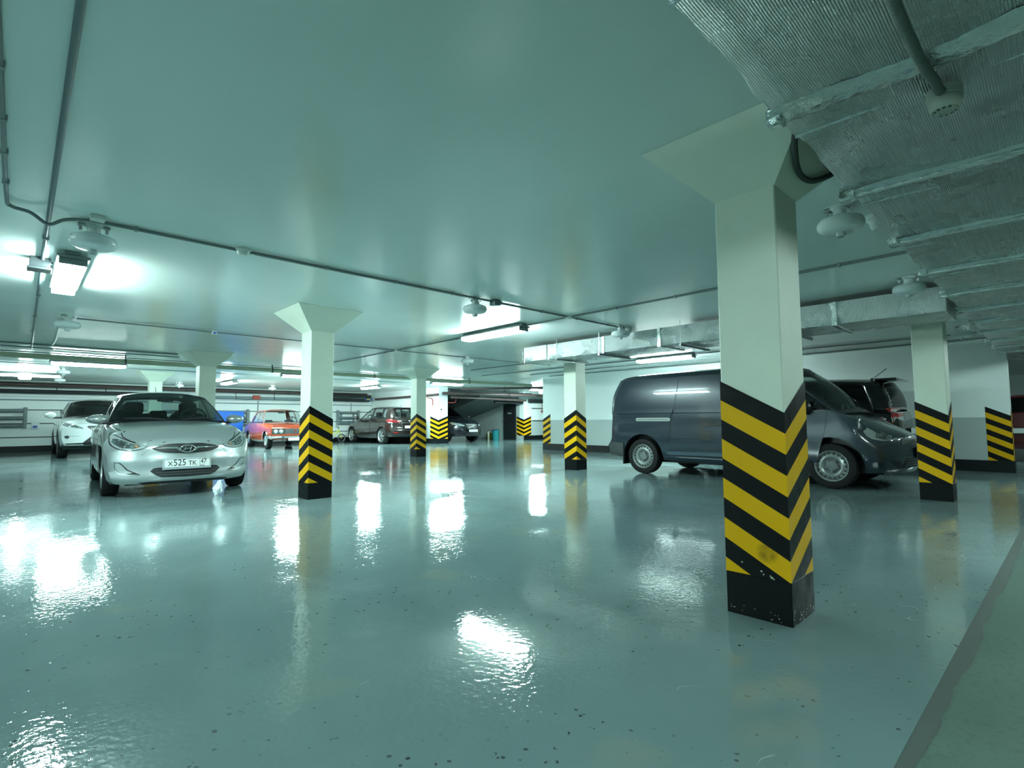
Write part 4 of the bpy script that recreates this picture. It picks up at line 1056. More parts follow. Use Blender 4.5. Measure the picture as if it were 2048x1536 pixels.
for sg in (-1, 1):
    q = lambda P: [(sg*a, b) for a, b in P]
    hl = [(.415,.640),(.50,.600),(.60,.588),(.70,.610),(.765,.655),(.785,.72),(.77,.80),(.745,.815),(.70,.775),(.60,.715),(.50,.670)]
    h = car.decal('headlight', q(hl), 'front', M_INK, off=.004, g=.03, smooth_poly=3)
    hl2 = [(.43,.640),(.505,.607),(.60,.597),(.695,.618),(.752,.66),(.772,.72),(.758,.785),(.74,.795),(.70,.762),(.60,.705),(.505,.664)]
    car.decal('headlight_lens', q(hl2), 'front', M_LENS, off=.008, g=.03, parent=h, smooth_poly=3)
    car.decal('headlight_bezel', q([(.47,.645),(.56,.618),(.68,.632),(.735,.675),(.745,.735),(.70,.735),(.60,.69),(.52,.66)]), 'front', mat('lamp_inner', (.10,.12,.125), .25, .5), off=.0095, g=.03, parent=h)
    for (y, z, r, M2) in ((.655,.672,.036,M_CHROME),(.655,.672,.026,M_DARK),(.73,.70,.022,M_CHROME),(.565,.642,.022,M_CHROME)):
        c = [(y+r*math.cos(a), z+r*.95*math.sin(a)) for a in np.linspace(0,2*PI,17)[:-1]]; car.decal('lamp_bulb', q(c), 'front', M2, off=.012+(.003 if M2 is M_DARK else 0), g=.02, parent=h)
    car.decal('turn_signal', q([(.50,.640),(.53,.630),(.545,.655),(.52,.655)]), 'front', M_AMBER, off=.0125, g=.02, parent=h)
    fg = [(.735,.452),(.68,.45),(.645,.415),(.60,.36),(.53,.325),(.475,.296),(.60,.297),(.68,.318),(.725,.37)]
    f = car.decal('fog_lamp', q(fg), 'front', M_INK, off=.003, g=.03)
    car.decal('fog_lens', q([(.728,.444),(.686,.443),(.654,.412),(.61,.352),(.55,.322),(.62,.304),(.675,.326),(.717,.374)]), 'front', M_LENS, off=.006, g=.03, parent=f)
    car.decal('fog_chrome', q([(.49,.300),(.60,.302),(.68,.324),(.722,.372),(.725,.36),(.685,.308),(.60,.288),(.50,.288)]), 'front', M_CHROME, off=.008, g=.03, parent=f)
    sl = [(-.40,.60),(-.385,.54),(-.36,.50)]
gr = car.decal('grille', [(-.37,.612),(-.33,.636),(-.22,.657),(0,.668),(.22,.657),(.33,.636),(.37,.612),(.30,.577),(.2,.556),(0,.548),(-.2,.556),(-.30,.577)], 'front', M_INK, off=.004, g=.03, smooth_poly=2)
for sg in (-1, 1):
    car.decal('grille_bar', [(sg*a, b) for a, b in ((.355,.613),(.20,.613),(.12,.606),(.085,.575),(.065,.573),(.07,.60),(.11,.628),(.20,.626))], 'front', M_CHROME, off=.012, g=.03, parent=gr)
bm = bmesh.new(); X = 2.06+.012
add_tube(bm, [(X-.004-.02*abs(math.cos(a))**2*.3, .083*math.cos(a), .607+.044*math.sin(a)) for a in np.linspace(0,2*PI,33)[:-1]], .0065, 8, closed=True)
for u in (-1, 1): add_tube(bm, [(X-.003, u*.036-.012, .580), (X-.003, u*.030+.014, .636)], .006, 6)
add_tube(bm, [(X-.003,-.033,.600),(X-.003,.033,.614)], .006, 6)
finish('emblem', bm, M_CHROME, gr, smooth=60)
gi = car.decal('lower_grille', [(-.385,.335),(-.35,.372),(-.30,.378),(.30,.378),(.35,.372),(.385,.335),(.33,.285),(.27,.258),(0,.25),(-.27,.258),(-.33,.285)], 'front', M_INK, off=.004, g=.035)
for z in (.285,.318,.350):
    w = .27+.09*(z-.26)/.1; car.decal('grille_slat', [(-w,z-.005),(w,z-.005),(w,z+.005),(-w,z+.005)], 'front', mat('slat_grey', (.05,.055,.06), .35), off=.010, g=.04, parent=gi)
car.decal('lower_lip', [(-.45,.175),(.45,.175),(.50,.195),(.40,.205),(0,.208),(-.40,.205),(-.50,.195)], 'front', M_TRIM, off=.003, g=.04)
car.plate(2.075, .0, .425, [('X',-.187,-.006,.085,.9),('525',-.085,.004,.115,.82),('TK',.055,-.006,.085,.9),('47',.178,.012,.085,.8),('RUS',.165,-.038,.026,1.)])
for sx in (-1,1): pass
shut(car, 'front_door', [(.60,.30),(.56,.86),(.45,.905),(-.42,.915),(-.46,.6),(-.46,.30),(-.40,.25),(.55,.25)], 'side', g=.06)
shut(car, 'rear_door', [(-.475,.30),(-.475,.6),(-.435,.915),(-1.12,.925),(-1.13,.80),(-.93,.60),(-.85,.42),(-.85,.26)], 'side', g=.06)
for o in pair(car, 'door_handle', [(-.20,.80),(-.20,.835),(-.38,.84),(-.38,.805)], 'side', M_CHROME, off=.03, depth=.026, g=.03): pass
for sy in (1,-1):
    car.decal('front_wheel_trim', [(1.23+.0*k,.0) for k in ()] or [(1.60,.62),(1.55,.66),(1.50,.69),(1.50,.665),(1.56,.63)], 'side', M_LENS, sy=sy, off=.004, g=.03) if False else None
car.mirrors(.66, .865, .99, (.10,.125,.068))
car.seats([(-.30,(-.37,.37),.27),(-1.06,(-.42,.05,.42),.15)], .95, w=.25); car.steering(.22, .36, .99)
bm = bmesh.new(); add_box(bm, (.35,-.66,.90), (.85,.66,.965), .03, 2); finish('dashboard', bm, M_INT, car.root, smooth=50)
bm = bmesh.new(); add_box(bm, (.03,-.11,1.27), (.06,.11,1.33), .015, 2); add_tube(bm, [(.05,0,1.33),(.08,0,1.38)], .008, 6); finish('inner_mirror', bm, M_DARK, car.root, smooth=50)
bm = bmesh.new(); add_tube(bm, [(-1.0,0,1.41),(-1.12,0,1.56)], .004, 6); finish('antenna', bm, M_DARK, car.root)
car.wheels('double', .205, .185, .735, spokes=7)
for sg in (-1,1):
    bm = bmesh.new(); add_tube(bm, smooth_pts([(.90,sg*.10,.985),(.83,sg*.36,1.005),(.74,sg*.58,1.00)],5), .008, 6); finish('wiper', bm, M_DARK, car.root)
o = car.box('under_tray', (-1.7,-.62,.15), (1.75,.62,.22), M_TRIM, .02)
solaris = car
# crumpled white lump standing in for an unclear white patch by the front wheel
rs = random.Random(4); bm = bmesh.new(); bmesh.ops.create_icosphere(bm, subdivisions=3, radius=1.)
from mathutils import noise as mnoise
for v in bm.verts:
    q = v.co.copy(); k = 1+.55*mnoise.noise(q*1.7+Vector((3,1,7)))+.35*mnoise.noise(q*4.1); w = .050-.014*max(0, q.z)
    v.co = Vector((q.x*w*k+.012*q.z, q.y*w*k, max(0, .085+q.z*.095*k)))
o = finish('white_lump', bm, mat('lump_white', (.8,.86,.9), .5), smooth=25); o.location = (1.925,7.60,0); tag(o, 'crumpled white lump on floor under the silver car bumper', 'lump', None, 'thing')
# ------------------------------------------------------------------ dark blue-grey panel van
vanp = paint('van_paint', (.013,.026,.041), .15, .30)
V = dict(paint=vanp, xf=1.4575, xr=-1.4575, r=.303, arch=.385, arch_depth=.24, nose=2.29, tail=-2.26, nose_keep=.32, tail_keep=.5, sh=.005,
 W=[(-2.26,.84),(-1.95,.872),(-1.2,.88),(1.6,.88),(1.9,.868),(2.15,.84),(2.29,.80)],
 zs=[(-2.26,1.05),(1.48,1.05),(1.62,.995),(1.86,.90),(2.1,.80),(2.2,.74),(2.29,.66)],
 zc=[(-2.26,1.07),(1.45,1.06),(1.62,1.01),(1.86,.925),(2.08,.83),(2.2,.765),(2.29,.70)],
 ys=[(-2.26,.83),(-1.95,.868),(-1.2,.876),(1.4,.876),(1.8,.83),(2.1,.75),(2.29,.64)],
 zb=[(-2.26,.31),(-1.9,.26),(0,.235),(2.0,.22),(2.29,.23)],
 nose_prof=[(.2,.10),(.3,.03),(.45,0),(.6,.02),(.75,.08),(.85,.16),(1.0,.3)], nose_plan=(.30,2.6),
 tail_prof=[(.25,.07),(.32,.0),(.46,.0),(.54,.055),(.60,.085),(.72,.095),(1.05,.115)], tail_plan=(.05,5.), deck=(-2.0,1.55),
 cab=dict(posts=[(1.60,.80),(1.53,.745),(.60,.52),(.50,.43),(-.86,-.76),(-2.10,-1.95)], kinds='pgpbb', redge=.05,
  cowl=1.66, header=.92, rheader=-1.97, rbase=-2.15, zcowl=1.03, zrbase=1.055, rbulge=.05, rear_window=False,
  zroof=[(-2.0,1.70),(-1.8,1.745),(-1.5,1.77),(.4,1.785),(.92,1.72)], yr=[(-2.0,.77),(-1.6,.79),(.4,.79),(.9,.74)], rexp=4., zr=[(-1.97,1.645),(-1.8,1.70),(-1.6,1.712),(.45,1.705),(.9,1.65)], bulge=.022, wbulge=.05, sm=(.03,.06)))
car = Car('van', 'dark blue-grey panel van parked sideways behind the nearest pillar', 'van', (8.83,2.17), (0,-1), V); car.cabin()
# sliding door and quarter panel shut lines
def line(car, poly, name='panel_gap', parent=None, off=.0025, M=M_INK, sy=-1): return car.decal(name, poly, 'side', M, sy=sy, off=off, depth=.002, g=.06, parent=parent)
for sy in (-1,):
    d = car.decal('sliding_door', [(-.875,.36),(-.835,.36),(.50,.33),(.52,.9),(.50,1.04),(.42,1.63),(-.735,1.645),(-.79,1.30),(-.83,1.06),(-.865,.9)], 'side', vanp, sy=sy, off=.0065, depth=.006, g=.07)
    car.decal('quarter_panel', [(-.90,.76),(-.89,1.0),(-.85,1.10),(-.80,1.35),(-.765,1.62),(-1.75,1.62),(-1.93,1.50),(-2.03,1.3),(-2.06,1.06),(-2.06,.80),(-1.86,.72),(-1.6,.80),(-1.3,.80),(-1.05,.70),(-.95,.55)], 'side', vanp, sy=sy, off=.005, depth=.005, g=.07)
    line(car, [(-.888,.35),(.513,.32),(.534,.9),(.513,1.04),(.433,1.645),(-.748,1.66),(-.804,1.30),(-.843,1.06),(-.879,.9)], parent=d, off=.002)
    car.decal('front_door', [(.535,.34),(1.28,.34),(1.36,.62),(1.42,.86),(1.43,1.035),(.53,1.035),(.55,.9)], 'side', vanp, sy=sy, off=.006, depth=.005, g=.06)
    r = car.decal('door_rail', [(-1.57,.925),(-1.545,.915),(-.93,.912),(-.90,.925),(-.90,.958),(-.93,.972),(-1.55,.972),(-1.57,.96)], 'side', mat('rail_silver', (.42,.47,.44), .35, .5), sy=sy, off=.008, depth=.008, g=.03)
    car.decal('rail_slot', [(-1.53,.938),(-.94,.936),(-.94,.942),(-1.53,.944)], 'side', M_INK, sy=sy, off=.0095, depth=.001, g=.04, parent=r)
    car.decal('fuel_recess', [(-1.67,.93),(-1.56,.925),(-1.55,.96),(-1.66,.955)], 'side', M_INK, sy=sy, off=.004, depth=.003, g=.03)
    car.decal('door_handle', [(-.24,.86),(-.19,.845),(-.04,.848),(.02,.865),(-.04,.885),(-.10,.90),(-.16,.895)], 'side', M_TRIM, sy=sy, off=.035, depth=.028, g=.025)
    car.decal('side_molding', [(-.83,.642),(.49,.622),(.49,.632),(-.83,.654)], 'side', M_INK, sy=sy, off=.012, depth=.006, g=.05)
    car.decal('side_molding', [(.55,.62),(1.34,.60),(1.345,.61),(.55,.63)], 'side', M_INK, sy=sy, off=.012, depth=.006, g=.05)
    car.decal('sill_strip', [(-.985,.385),(-.955,.410),(.90,.425),(1.05,.40),(.9,.372),(-.95,.352)], 'side', mat('sill_paint', (.09,.13,.17), .22, .4, coat=1.), sy=sy, off=.022, depth=.02, g=.05)
    t_ = car.decal('tail_light', [(-2.10,.715),(-2.26,.71),(-2.26,1.02),(-2.13,1.02),(-2.115,.9)], 'side', M_RED, sy=sy, off=.006, g=.03)
    car.decal('tail_light_clear', [(-2.10,.80),(-2.26,.80),(-2.26,.88),(-2.11,.88)], 'side', M_LENS, sy=sy, off=.008, g=.03, parent=t_)
    bmp = car.decal('rear_bumper', [(-2.26,.33),(-1.86,.27),(-1.86,.52),(-2.05,.53),(-2.26,.54)], 'side', M_CLAD, sy=sy, off=.012, depth=.012, g=.05)
    h = car.decal('headlight', [(1.83,.77),(1.87,.825),(1.93,.80),(2.04,.755),(2.14,.70),(2.17,.66),(2.02,.645),(1.92,.67),(1.87,.71)], 'side', M_LENS, sy=sy, off=.005, g=.03)
    car.decal('headlight_bezel', [(1.95,.765),(2.03,.735),(2.11,.69),(2.11,.67),(2.02,.665),(1.95,.69)], 'side', mat('lamp_inner'), sy=sy, off=.007, g=.03, parent=h)
    for x, z, rr_ in ((1.98,.715,.03),(2.07,.695,.024)):
        car.decal('lamp_bulb', [(x+rr_*math.cos(a), z+rr_*math.sin(a)) for a in np.linspace(0,2*PI,15)[:-1]], 'side', M_CHROME, sy=sy, off=.010, g=.02, parent=h)
    car.decal('front_bumper_line', [(1.84,.52),(2.05,.50),(2.18,.52),(2.18,.514),(2.05,.493),(1.84,.512)], 'side', M_INK, sy=sy, off=.003, g=.05)
    car.decal('fog_recess', [(2.08,.40),(2.17,.38),(2.19,.30),(2.13,.30)], 'side', M_INK, sy=sy, off=.003, g=.04)
car.decal('front_door', [(.535,.34),(1.28,.34),(1.36,.62),(1.42,.86),(1.43,1.035),(.53,1.035),(.55,.9)], 'side', vanp, sy=1, off=.006, depth=.005, g=.08)
car.decal('headlight', [(1.83,.77),(1.87,.825),(1.93,.80),(2.04,.755),(2.14,.70),(2.17,.66),(2.02,.645),(1.92,.67),(1.87,.71)], 'side', M_LENS, sy=1, off=.005, g=.04)
gg = car.decal('grille', [(-.50,.60),(-.48,.655),(0,.665),(.48,.655),(.50,.60),(.0,.585)], 'front', M_INK, off=.005, g=.04)
for z in (.612,.632,.650): car.decal('grille_slat', [(-.46,z-.004),(.46,z-.004),(.46,z+.004),(-.46,z+.004)], 'front', M_CHROME, off=.010, g=.05, parent=gg)
lg = car.decal('lower_grille', [(-.5,.30),(.5,.30),(.46,.43),(-.46,.43)], 'front', M_INK, off=.005, g=.05)
for z in (.33,.365,.40): car.decal('grille_slat', [(-.48,z-.005),(.48,z-.005),(.48,z+.005),(-.48,z+.005)], 'front', mat('slat_grey'), off=.010, g=.06, parent=lg)
car.plate(2.30, 0, .50, None)
car.decal('hood', [(2.19,-.45),(2.22,0),(2.19,.45),(2.05,.66),(1.85,.74),(1.70,.77),(1.74,.4),(1.75,0),(1.74,-.4),(1.70,-.77),(1.85,-.74),(2.05,-.66)], 'top', vanp, off=.006, depth=.006, body_only=True, g=.07)
car.mirrors(1.20, .98, 1.10, (.08,.10,.10), M=M_TRIM)
car.seats([(.35,(-.4,.4),.32)], 1.08); car.steering(.95, .4, 1.12)
for x in (car.xr,):
    for sy in (-1, 1): car.box('mud_flap', (x-.405,sy*.78-.10,.15), (x-.375,sy*.78+.10,.55), M_TRIM, .006)
car.wheels('steel', .205, .195, .772, mt=mat('steel_rim', (.40,.44,.43), .35, .6))
car.box('under_tray', (-2.0,-.6,.20), (2.0,.6,.28), M_TRIM, .02)
car.box('spare_wheel', (-2.0,-.35,.17), (-1.4,.35,.25), M_TYRE, .03)
# ------------------------------------------------------------------ black SUV behind the van
blackp = paint('black_paint', (.004,.005,.006), .2, .22)
S = dict(paint=blackp, xf=1.33, xr=-1.33, r=.34, arch=.40, nose=2.27, tail=-2.24,
 W=[(-2.24,.80),(-1.7,.86),(1.5,.87),(2.27,.78)], zs=[(-2.24,1.02),(-1.5,1.06),(1.0,1.0),(1.6,.95),(2.27,.78)], zc=[(-2.24,1.06),(-1.5,1.1),(1.0,1.06),(1.6,1.02),(2.27,.86)],
 ys=[(-2.24,.70),(-1.6,.77),(1.0,.78),(1.6,.72),(2.27,.6)], zb=[(-2.24,.34),(0,.26),(2.27,.26)],
 nose_prof=[(.2,.1),(.4,0),(.7,.02),(.9,.12)], tail_prof=[(.3,.08),(.45,.0),(.62,.0),(.75,.06),(1.06,.10)], tail_plan=(.16,3.2), deck=(-2.1,1.1),
 cab=dict(posts=[(1.05,.25),(.93,.15),(.0,-.08),(-.08,-.15),(-.95,-.92),(-1.05,-1.02),(-1.80,-1.62),(-2.02,-1.86)], kinds='pgtgtgp', redge=.03,
  cowl=1.2, header=.35, rheader=-1.92, rbase=-2.10, zcowl=1.06, zrbase=1.09, glass=M_GLASSD, rear_painted=True,
  zroof=[(-2.0,1.62),(-1.2,1.68),(0,1.70),(.35,1.67)], yr=[(-2.0,.58),(-.5,.62),(.3,.58)], zr=[(-2.0,1.53),(-1.2,1.59),(0,1.61),(.3,1.57)]))
car = Car('car', 'black off-roader parked beyond the van, red tail lamp showing', 'car', (11.33,5.33), (0,1), S); car.cabin()
for sg in (-1, 1):
    P = [(.70,.87),(.66,.91),(.50,.98),(.44,.99),(.46,1.0),(.70,1.0)]
    t_ = car.decal('tail_light', [(sg*a, b) for a, b in P], 'rear', M_RED, off=.008, g=.03)
    car.decal('tail_light_clear', [(sg*a, b) for a, b in ((.69,.88),(.66,.92),(.60,.95),(.69,.96))], 'rear', M_LENS, off=.011, g=.03, parent=t_)
car.decal('tail_light_side', [(-2.24,.87),(-2.14,.9),(-2.02,1.03),(-1.95,1.11),(-2.1,1.12),(-2.24,1.06)], 'side', M_RED, sy=1, off=.007, g=.03)
car.decal('tail_light_clear', [(-2.24,.88),(-2.12,.91),(-2.06,.96),(-2.24,.97)], 'side', M_LENS, sy=1, off=.010, g=.03)
for z in (1.02, 1.06): car.decal('tail_light_clear', [(-2.24,z),(-2.02,z+.008),(-2.02,z+.022),(-2.24,z+.018)], 'side', M_LENS, sy=1, off=.010, g=.03)
bm = bmesh.new(); add_box(bm, (-2.10,-.52,1.595), (-1.78,.52,1.635), .018, 3); finish('spoiler', bm, blackp, car.root, smooth=50)
bm = bmesh.new(); add_tube(bm, [(-1.74,.42,1.63),(-1.95,.42,1.80)], .006, 6); add_lathe(bm, [(0,0),(.03,0),(.015,.03),(0,.035)], xf((-1.73,.42,1.615)), 10); finish('antenna', bm, M_DARK, car.root)
car.plate(-2.22, 0, .72, None, rear=True); car.mirrors(.85, .96, 1.08, (.09,.1,.08))
car.wheels('double', .22, .22, .76, spokes=5)
# ------------------------------------------------------------------ white crossover behind the silver car
white = paint('white_paint', (.70,.76,.76), 0., .25)
L = dict(paint=white, xf=1.37, xr=-1.37, r=.37, arch=.42, nose=2.28, tail=-2.35,
 W=[(-2.35,.82),(-1.6,.90),(1.4,.92),(1.9,.90),(2.28,.86)], zs=[(-2.35,1.05),(-1.5,1.1),(.9,1.06),(1.5,1.0),(2.0,.92),(2.28,.86)], zc=[(-2.35,1.1),(-1.5,1.14),(.9,1.12),(1.5,1.08),(2.0,1.0),(2.28,.93)],
 ys=[(-2.35,.72),(-1.5,.8),(.9,.83),(1.5,.79),(2.28,.70)], zb=[(-2.35,.3),(0,.22),(2.0,.25),(2.28,.36)],
 nose_prof=[(.25,.14),(.40,.0),(.6,.02),(.8,.05),(.95,.14)], tail_prof=[(.3,.06),(.5,0),(1.1,.1)], nose_plan=(.30,2.6), deck=(-2.1,1.0),
 cab=dict(posts=[(.98,.22),(.86,.12),(-.12,-.2),(-.2,-.27),(-1.1,-1.05),(-1.2,-1.15),(-1.75,-1.55),(-2.05,-1.8)], kinds='pgtgtgp',
  cowl=1.15, header=.30, rheader=-1.85, rbase=-2.2, zcowl=1.13, zrbase=1.13, glass=glass('tinted_glass', (.10,.13,.13)),
  zroof=[(-1.9,1.55),(-1.2,1.62),(0,1.64),(.3,1.61)], yr=[(-1.9,.58),(-.5,.62),(.3,.60)], zr=[(-1.9,1.48),(-1.2,1.55),(0,1.57),(.3,1.52)]))
car = Car('car', 'white crossover half hidden behind the silver car', 'car', (1.70,18.63), (.0,-1), L); car.cabin(roof_mat=white)
car.decal('roof_panel', [(.2,-.5),(.24,0),(.2,.5),(-1.6,.5),(-1.6,-.5)], 'top', mat('roof_dark', (.03,.036,.038), .15, .2, coat=1.), off=.006, g=.08)
for sg in (-1, 1):
    q = lambda P: [(sg*a, b) for a, b in P]
    h = car.decal('headlight', q([(.84,.96),(.86,.89),(.74,.84),(.56,.80),(.42,.775),(.46,.83),(.62,.90),(.76,.955)]), 'front', M_LENS, off=.006, g=.03)
    car.decal('headlight_bezel', q([(.80,.93),(.81,.89),(.70,.855),(.55,.82),(.52,.835),(.66,.89)]), 'front', mat('lamp_inner'), off=.009, g=.03, parent=h)
    for y in (.60,.70): car.decal('lamp_bulb', q([(y+.025*math.cos(a), .862+.04*(y-.6)/.1*.5+.025*math.sin(a)) for a in np.linspace(0,2*PI,13)[:-1]]), 'front', M_CHROME, off=.013, g=.02, parent=h)
    f = car.decal('fog_lamp', q([(.80,.60),(.74,.615),(.70,.58),(.73,.53),(.79,.54)]), 'front', mat('lamp_inner'), off=.006, g=.03)
    car.decal('fog_lamp_strip', q([(.82,.60),(.50,.60),(.50,.59),(.82,.585)]), 'front', mat('line_grey', (.3,.34,.34), .4), off=.005, g=.03)
gr = car.decal('grille', [(-.34,.86),(-.36,.83),(-.21,.70),(-.24,.62),(-.44,.42),(-.42,.36),(.42,.36),(.44,.42),(.24,.62),(.21,.70),(.36,.83),(.34,.86)], 'front', M_INK, off=.006, g=.04)
for z in (.66,.70,.74,.78,.82):
    w = .2+.13*max(0,(z-.70)/.13); car.decal('grille_slat', [(-w,z-.006),(w,z-.006),(w,z+.006),(-w,z+.006)], 'front', mat('slat_chrome', (.25,.28,.28), .3, .8), off=.012, g=.05, parent=gr)
car.decal('grille_bar', [(-.24,.60),(.24,.60),(.24,.64),(-.24,.64)], 'front', M_CHROME, off=.015, g=.05, parent=gr)
car.decal('lower_bumper', [(-.86,.26),(.86,.26),(.84,.40),(.45,.42),(-.45,.42),(-.84,.40)], 'front', M_TRIM, off=.006, g=.05)
car.plate(2.31, 0, .52, None); car.mirrors(.86, 1.06, 1.16, (.10,.13,.09)); car.wheels('double', .24, .225, .80, spokes=5)
car.seats([(-.2,(-.38,.38),.3)], 1.08)
# ------------------------------------------------------------------ orange classic sedan
orange = paint('orange_paint', (.42,.058,.018), 0., .25)
Z = dict(paint=orange, xf=1.21, xr=-1.21, r=.295, arch=.33, nose=1.90, tail=-2.08, nose_keep=.42, flank=1,
 W=[(-2.08,.76),(-1.2,.80),(1.2,.80),(1.90,.775)], zs=[(-2.08,.86),(-1.3,.90),(.6,.89),(1.2,.85),(1.90,.80)], zc=[(-2.08,.90),(-1.3,.93),(.6,.92),(1.2,.895),(1.90,.83)],
 ys=[(-2.08,.68),(-1.3,.73),(.6,.735),(1.2,.725),(1.90,.70)], zb=[(-2.08,.30),(0,.22),(1.90,.34)],
 nose_prof=[(.3,.05),(.42,.02),(.5,.0),(.7,.0),(.76,.015),(.83,.05)], nose_plan=(.07,3.), tail_prof=[(.3,.05),(.5,0),(.9,.03)], tail_plan=(.08,3.), deck=(-1.5,.7),
 cab=dict(posts=[(.62,.18),(.55,.12),(-.22,-.28),(-.27,-.33),(-1.02,-.92),(-1.22,-1.08)], kinds='pgpgp',
  cowl=.74, header=.24, rheader=-1.12, rbase=-1.36, zcowl=.915, zrbase=.93, trim=M_CHROME,
  zroof=[(-1.2,1.35),(-.6,1.40),(0,1.405),(.24,1.375)], yr=[(-1.2,.55),(-.4,.575),(.2,.565)], zr=[(-1.2,1.31),(-.6,1.35),(0,1.35),(.2,1.33)], wm=(.02,.02,.03,.03), rm=(.06,.06,.06,.08), sm=(.03,.08), glass=glass('clear_glass', (.82,.86,.86)), bulge=.012, wbulge=.02))
car = Car('car', 'orange classic sedan with round twin headlamps by the back wall', 'car', (6.99,18.86), (-.075,-1), Z); car.cabin()
gr = car.decal('grille', [(-.72,.70),(.72,.70),(.73,.53),(-.73,.53)], 'front', mat('grille_grey', (.07,.085,.09), .4, .3), off=.008, g=.05)
for sg in (-1, 1):
    q = lambda P: [(sg*a, b) for a, b in P]
    h = car.decal('headlight', q([(.73,.705),(.74,.525),(.40,.52),(.34,.56),(.33,.66),(.38,.70)]), 'front', M_CHROME, off=.014, g=.04)
    for y in (.63,.46):
        car.decal('headlight_rim', q([(y+.082*math.cos(a), .612+.082*math.sin(a)) for a in np.linspace(0,2*PI,19)[:-1]]), 'front', M_DARK, off=.018, g=.04, parent=h)
        bm = bmesh.new(); add_lathe(bm, [(.07,0),(.06,.02),(.03,.034),(0,.038)], xf((1.91,sg*y,.612),(0,PI/2,0)), 20); finish('headlight_lens', bm, M_LENS, h, smooth=50)
for z in np.linspace(.55,.68,6): car.decal('grille_slat', [(-.34,z-.005),(.34,z-.005),(.34,z+.005),(-.34,z+.005)], 'front', mat('slat_chrome'), off=.012, g=.08, parent=gr)
bm = bmesh.new(); add_box(bm, (1.92,-.03,.58), (1.945,.03,.66), .006, 1); finish('emblem', bm, mat('emblem_red', (.3,.05,.05), .3), gr)
bm = bmesh.new(); add_tube(bm, smooth_pts([(1.55,-.82,.42),(1.80,-.81,.42),(1.95,-.74,.42),(1.98,0,.42),(1.95,.74,.42),(1.80,.81,.42),(1.55,.82,.42)],5), .042, 10); o = finish('front_bumper', bm, M_CHROME, car.root, smooth=60)
for y in (-.42,.42): car.box('overrider', (1.99,y-.025,.30), (2.03,y+.025,.47), M_DARK, .012, parent=o)
car.decal('lower_apron', [(-.72,.47),(.72,.47),(.70,.36),(-.70,.36)], 'front', mat('apron_orange', (.26,.045,.02), .4), off=.004, g=.06)
car.plate(2.03, .0, .355, None); car.mirrors(.50, .88, .97, (.05,.06,.05), M=M_CHROME, sides=(1,))
for x, sy in ((1.25,1),(1.25,-1),(-1.21,1),(-1.21,-1)):
    bm = bmesh.new(); add_tube(bm, [(1.21*(1 if x > 0 else -1)+.335*math.cos(a), sy*.812, .295+.335*math.sin(a)) for a in np.linspace(.1,PI-.1,17)], .009, 6); finish('arch_trim', bm, M_CHROME, car.root, smooth=60)
shut(car, 'front_door', [(.60,.32),(.56,.80),(.50,.865),(-.24,.87),(-.26,.6),(-.26,.30),(.55,.30)], 'side', g=.07)
for sy in (1,-1): car.decal('door_handle', [(-.12,.80),(-.12,.82),(-.24,.82),(-.24,.80)], 'side', M_CHROME, sy=sy, off=.025, depth=.02, g=.03)
car.decal('sill', [(-.85,.30),(.85,.30),(.85,.24),(-.85,.24)], 'side', mat('sill_grey', (.3,.32,.3), .4), sy=-1, off=.004, g=.06)
car.wheels('steel', .17, .165, .69, mt=M_CHROME); car.steering(.28, .34, .95)
car.seats([(-.15,(-.34,.34),.06)], .90, w=.2)
bm = bmesh.new(); add_box(bm, (.14,-.1,1.25), (.17,.1,1.31), .012, 2); finish('inner_mirror', bm, M_DARK, car.root)
# ------------------------------------------------------------------ brown crossover seen from behind
brownp = paint('brown_paint', (.020,.014,.012), .35, .25)
B = dict(paint=brownp, xf=1.30, xr=-1.30, r=.335, arch=.385, nose=2.15, tail=-2.16,
 W=[(-2.16,.78),(-1.6,.84),(-.8,.855),(1.4,.855),(2.15,.76)], zs=[(-2.16,1.04),(-1.5,1.06),(0,1.0),(.9,.97),(1.5,.92),(2.15,.75)], zc=[(-2.16,1.08),(-1.5,1.1),(0,1.04),(.9,1.03),(1.5,.98),(2.15,.82)],
 ys=[(-2.16,.68),(-1.5,.76),(.9,.77),(1.5,.72),(2.15,.58)], zb=[(-2.16,.30),(0,.22),(2.15,.24)],
 nose_prof=[(.2,.1),(.4,0),(.7,.04),(.9,.16)], tail_prof=[(.25,.10),(.4,.0),(.56,.0),(.68,.05),(.9,.06),(1.08,.11)], tail_plan=(.24,2.8), deck=(-1.9,.95),
 cab=dict(posts=[(.86,-.02),(.72,-.12),(-.28,-.38),(-.36,-.46),(-1.12,-1.06),(-1.24,-1.18),(-1.52,-1.36),(-1.86,-1.62)], kinds='pgtgtgp', redge=.02,
  cowl=1.08, header=.12, rheader=-1.70, rbase=-2.02, zcowl=1.05, zrbase=1.10, glass=glass('clear_glass'), rear_glass=glass('rear_tint', (.40,.48,.48)),
  zroof=[(-1.8,1.48),(-1.1,1.55),(-.3,1.565),(.12,1.53)], yr=[(-1.8,.53),(-.5,.60),(.1,.57)], zr=[(-1.8,1.40),(-1.1,1.48),(-.3,1.50),(.1,1.45)], rm=(.12,.12,.06,.14)))
car = Car('car', 'dark brown crossover seen from behind, parked by the white side wall', 'car', (11.68,21.85), (.0,1), B); car.cabin()
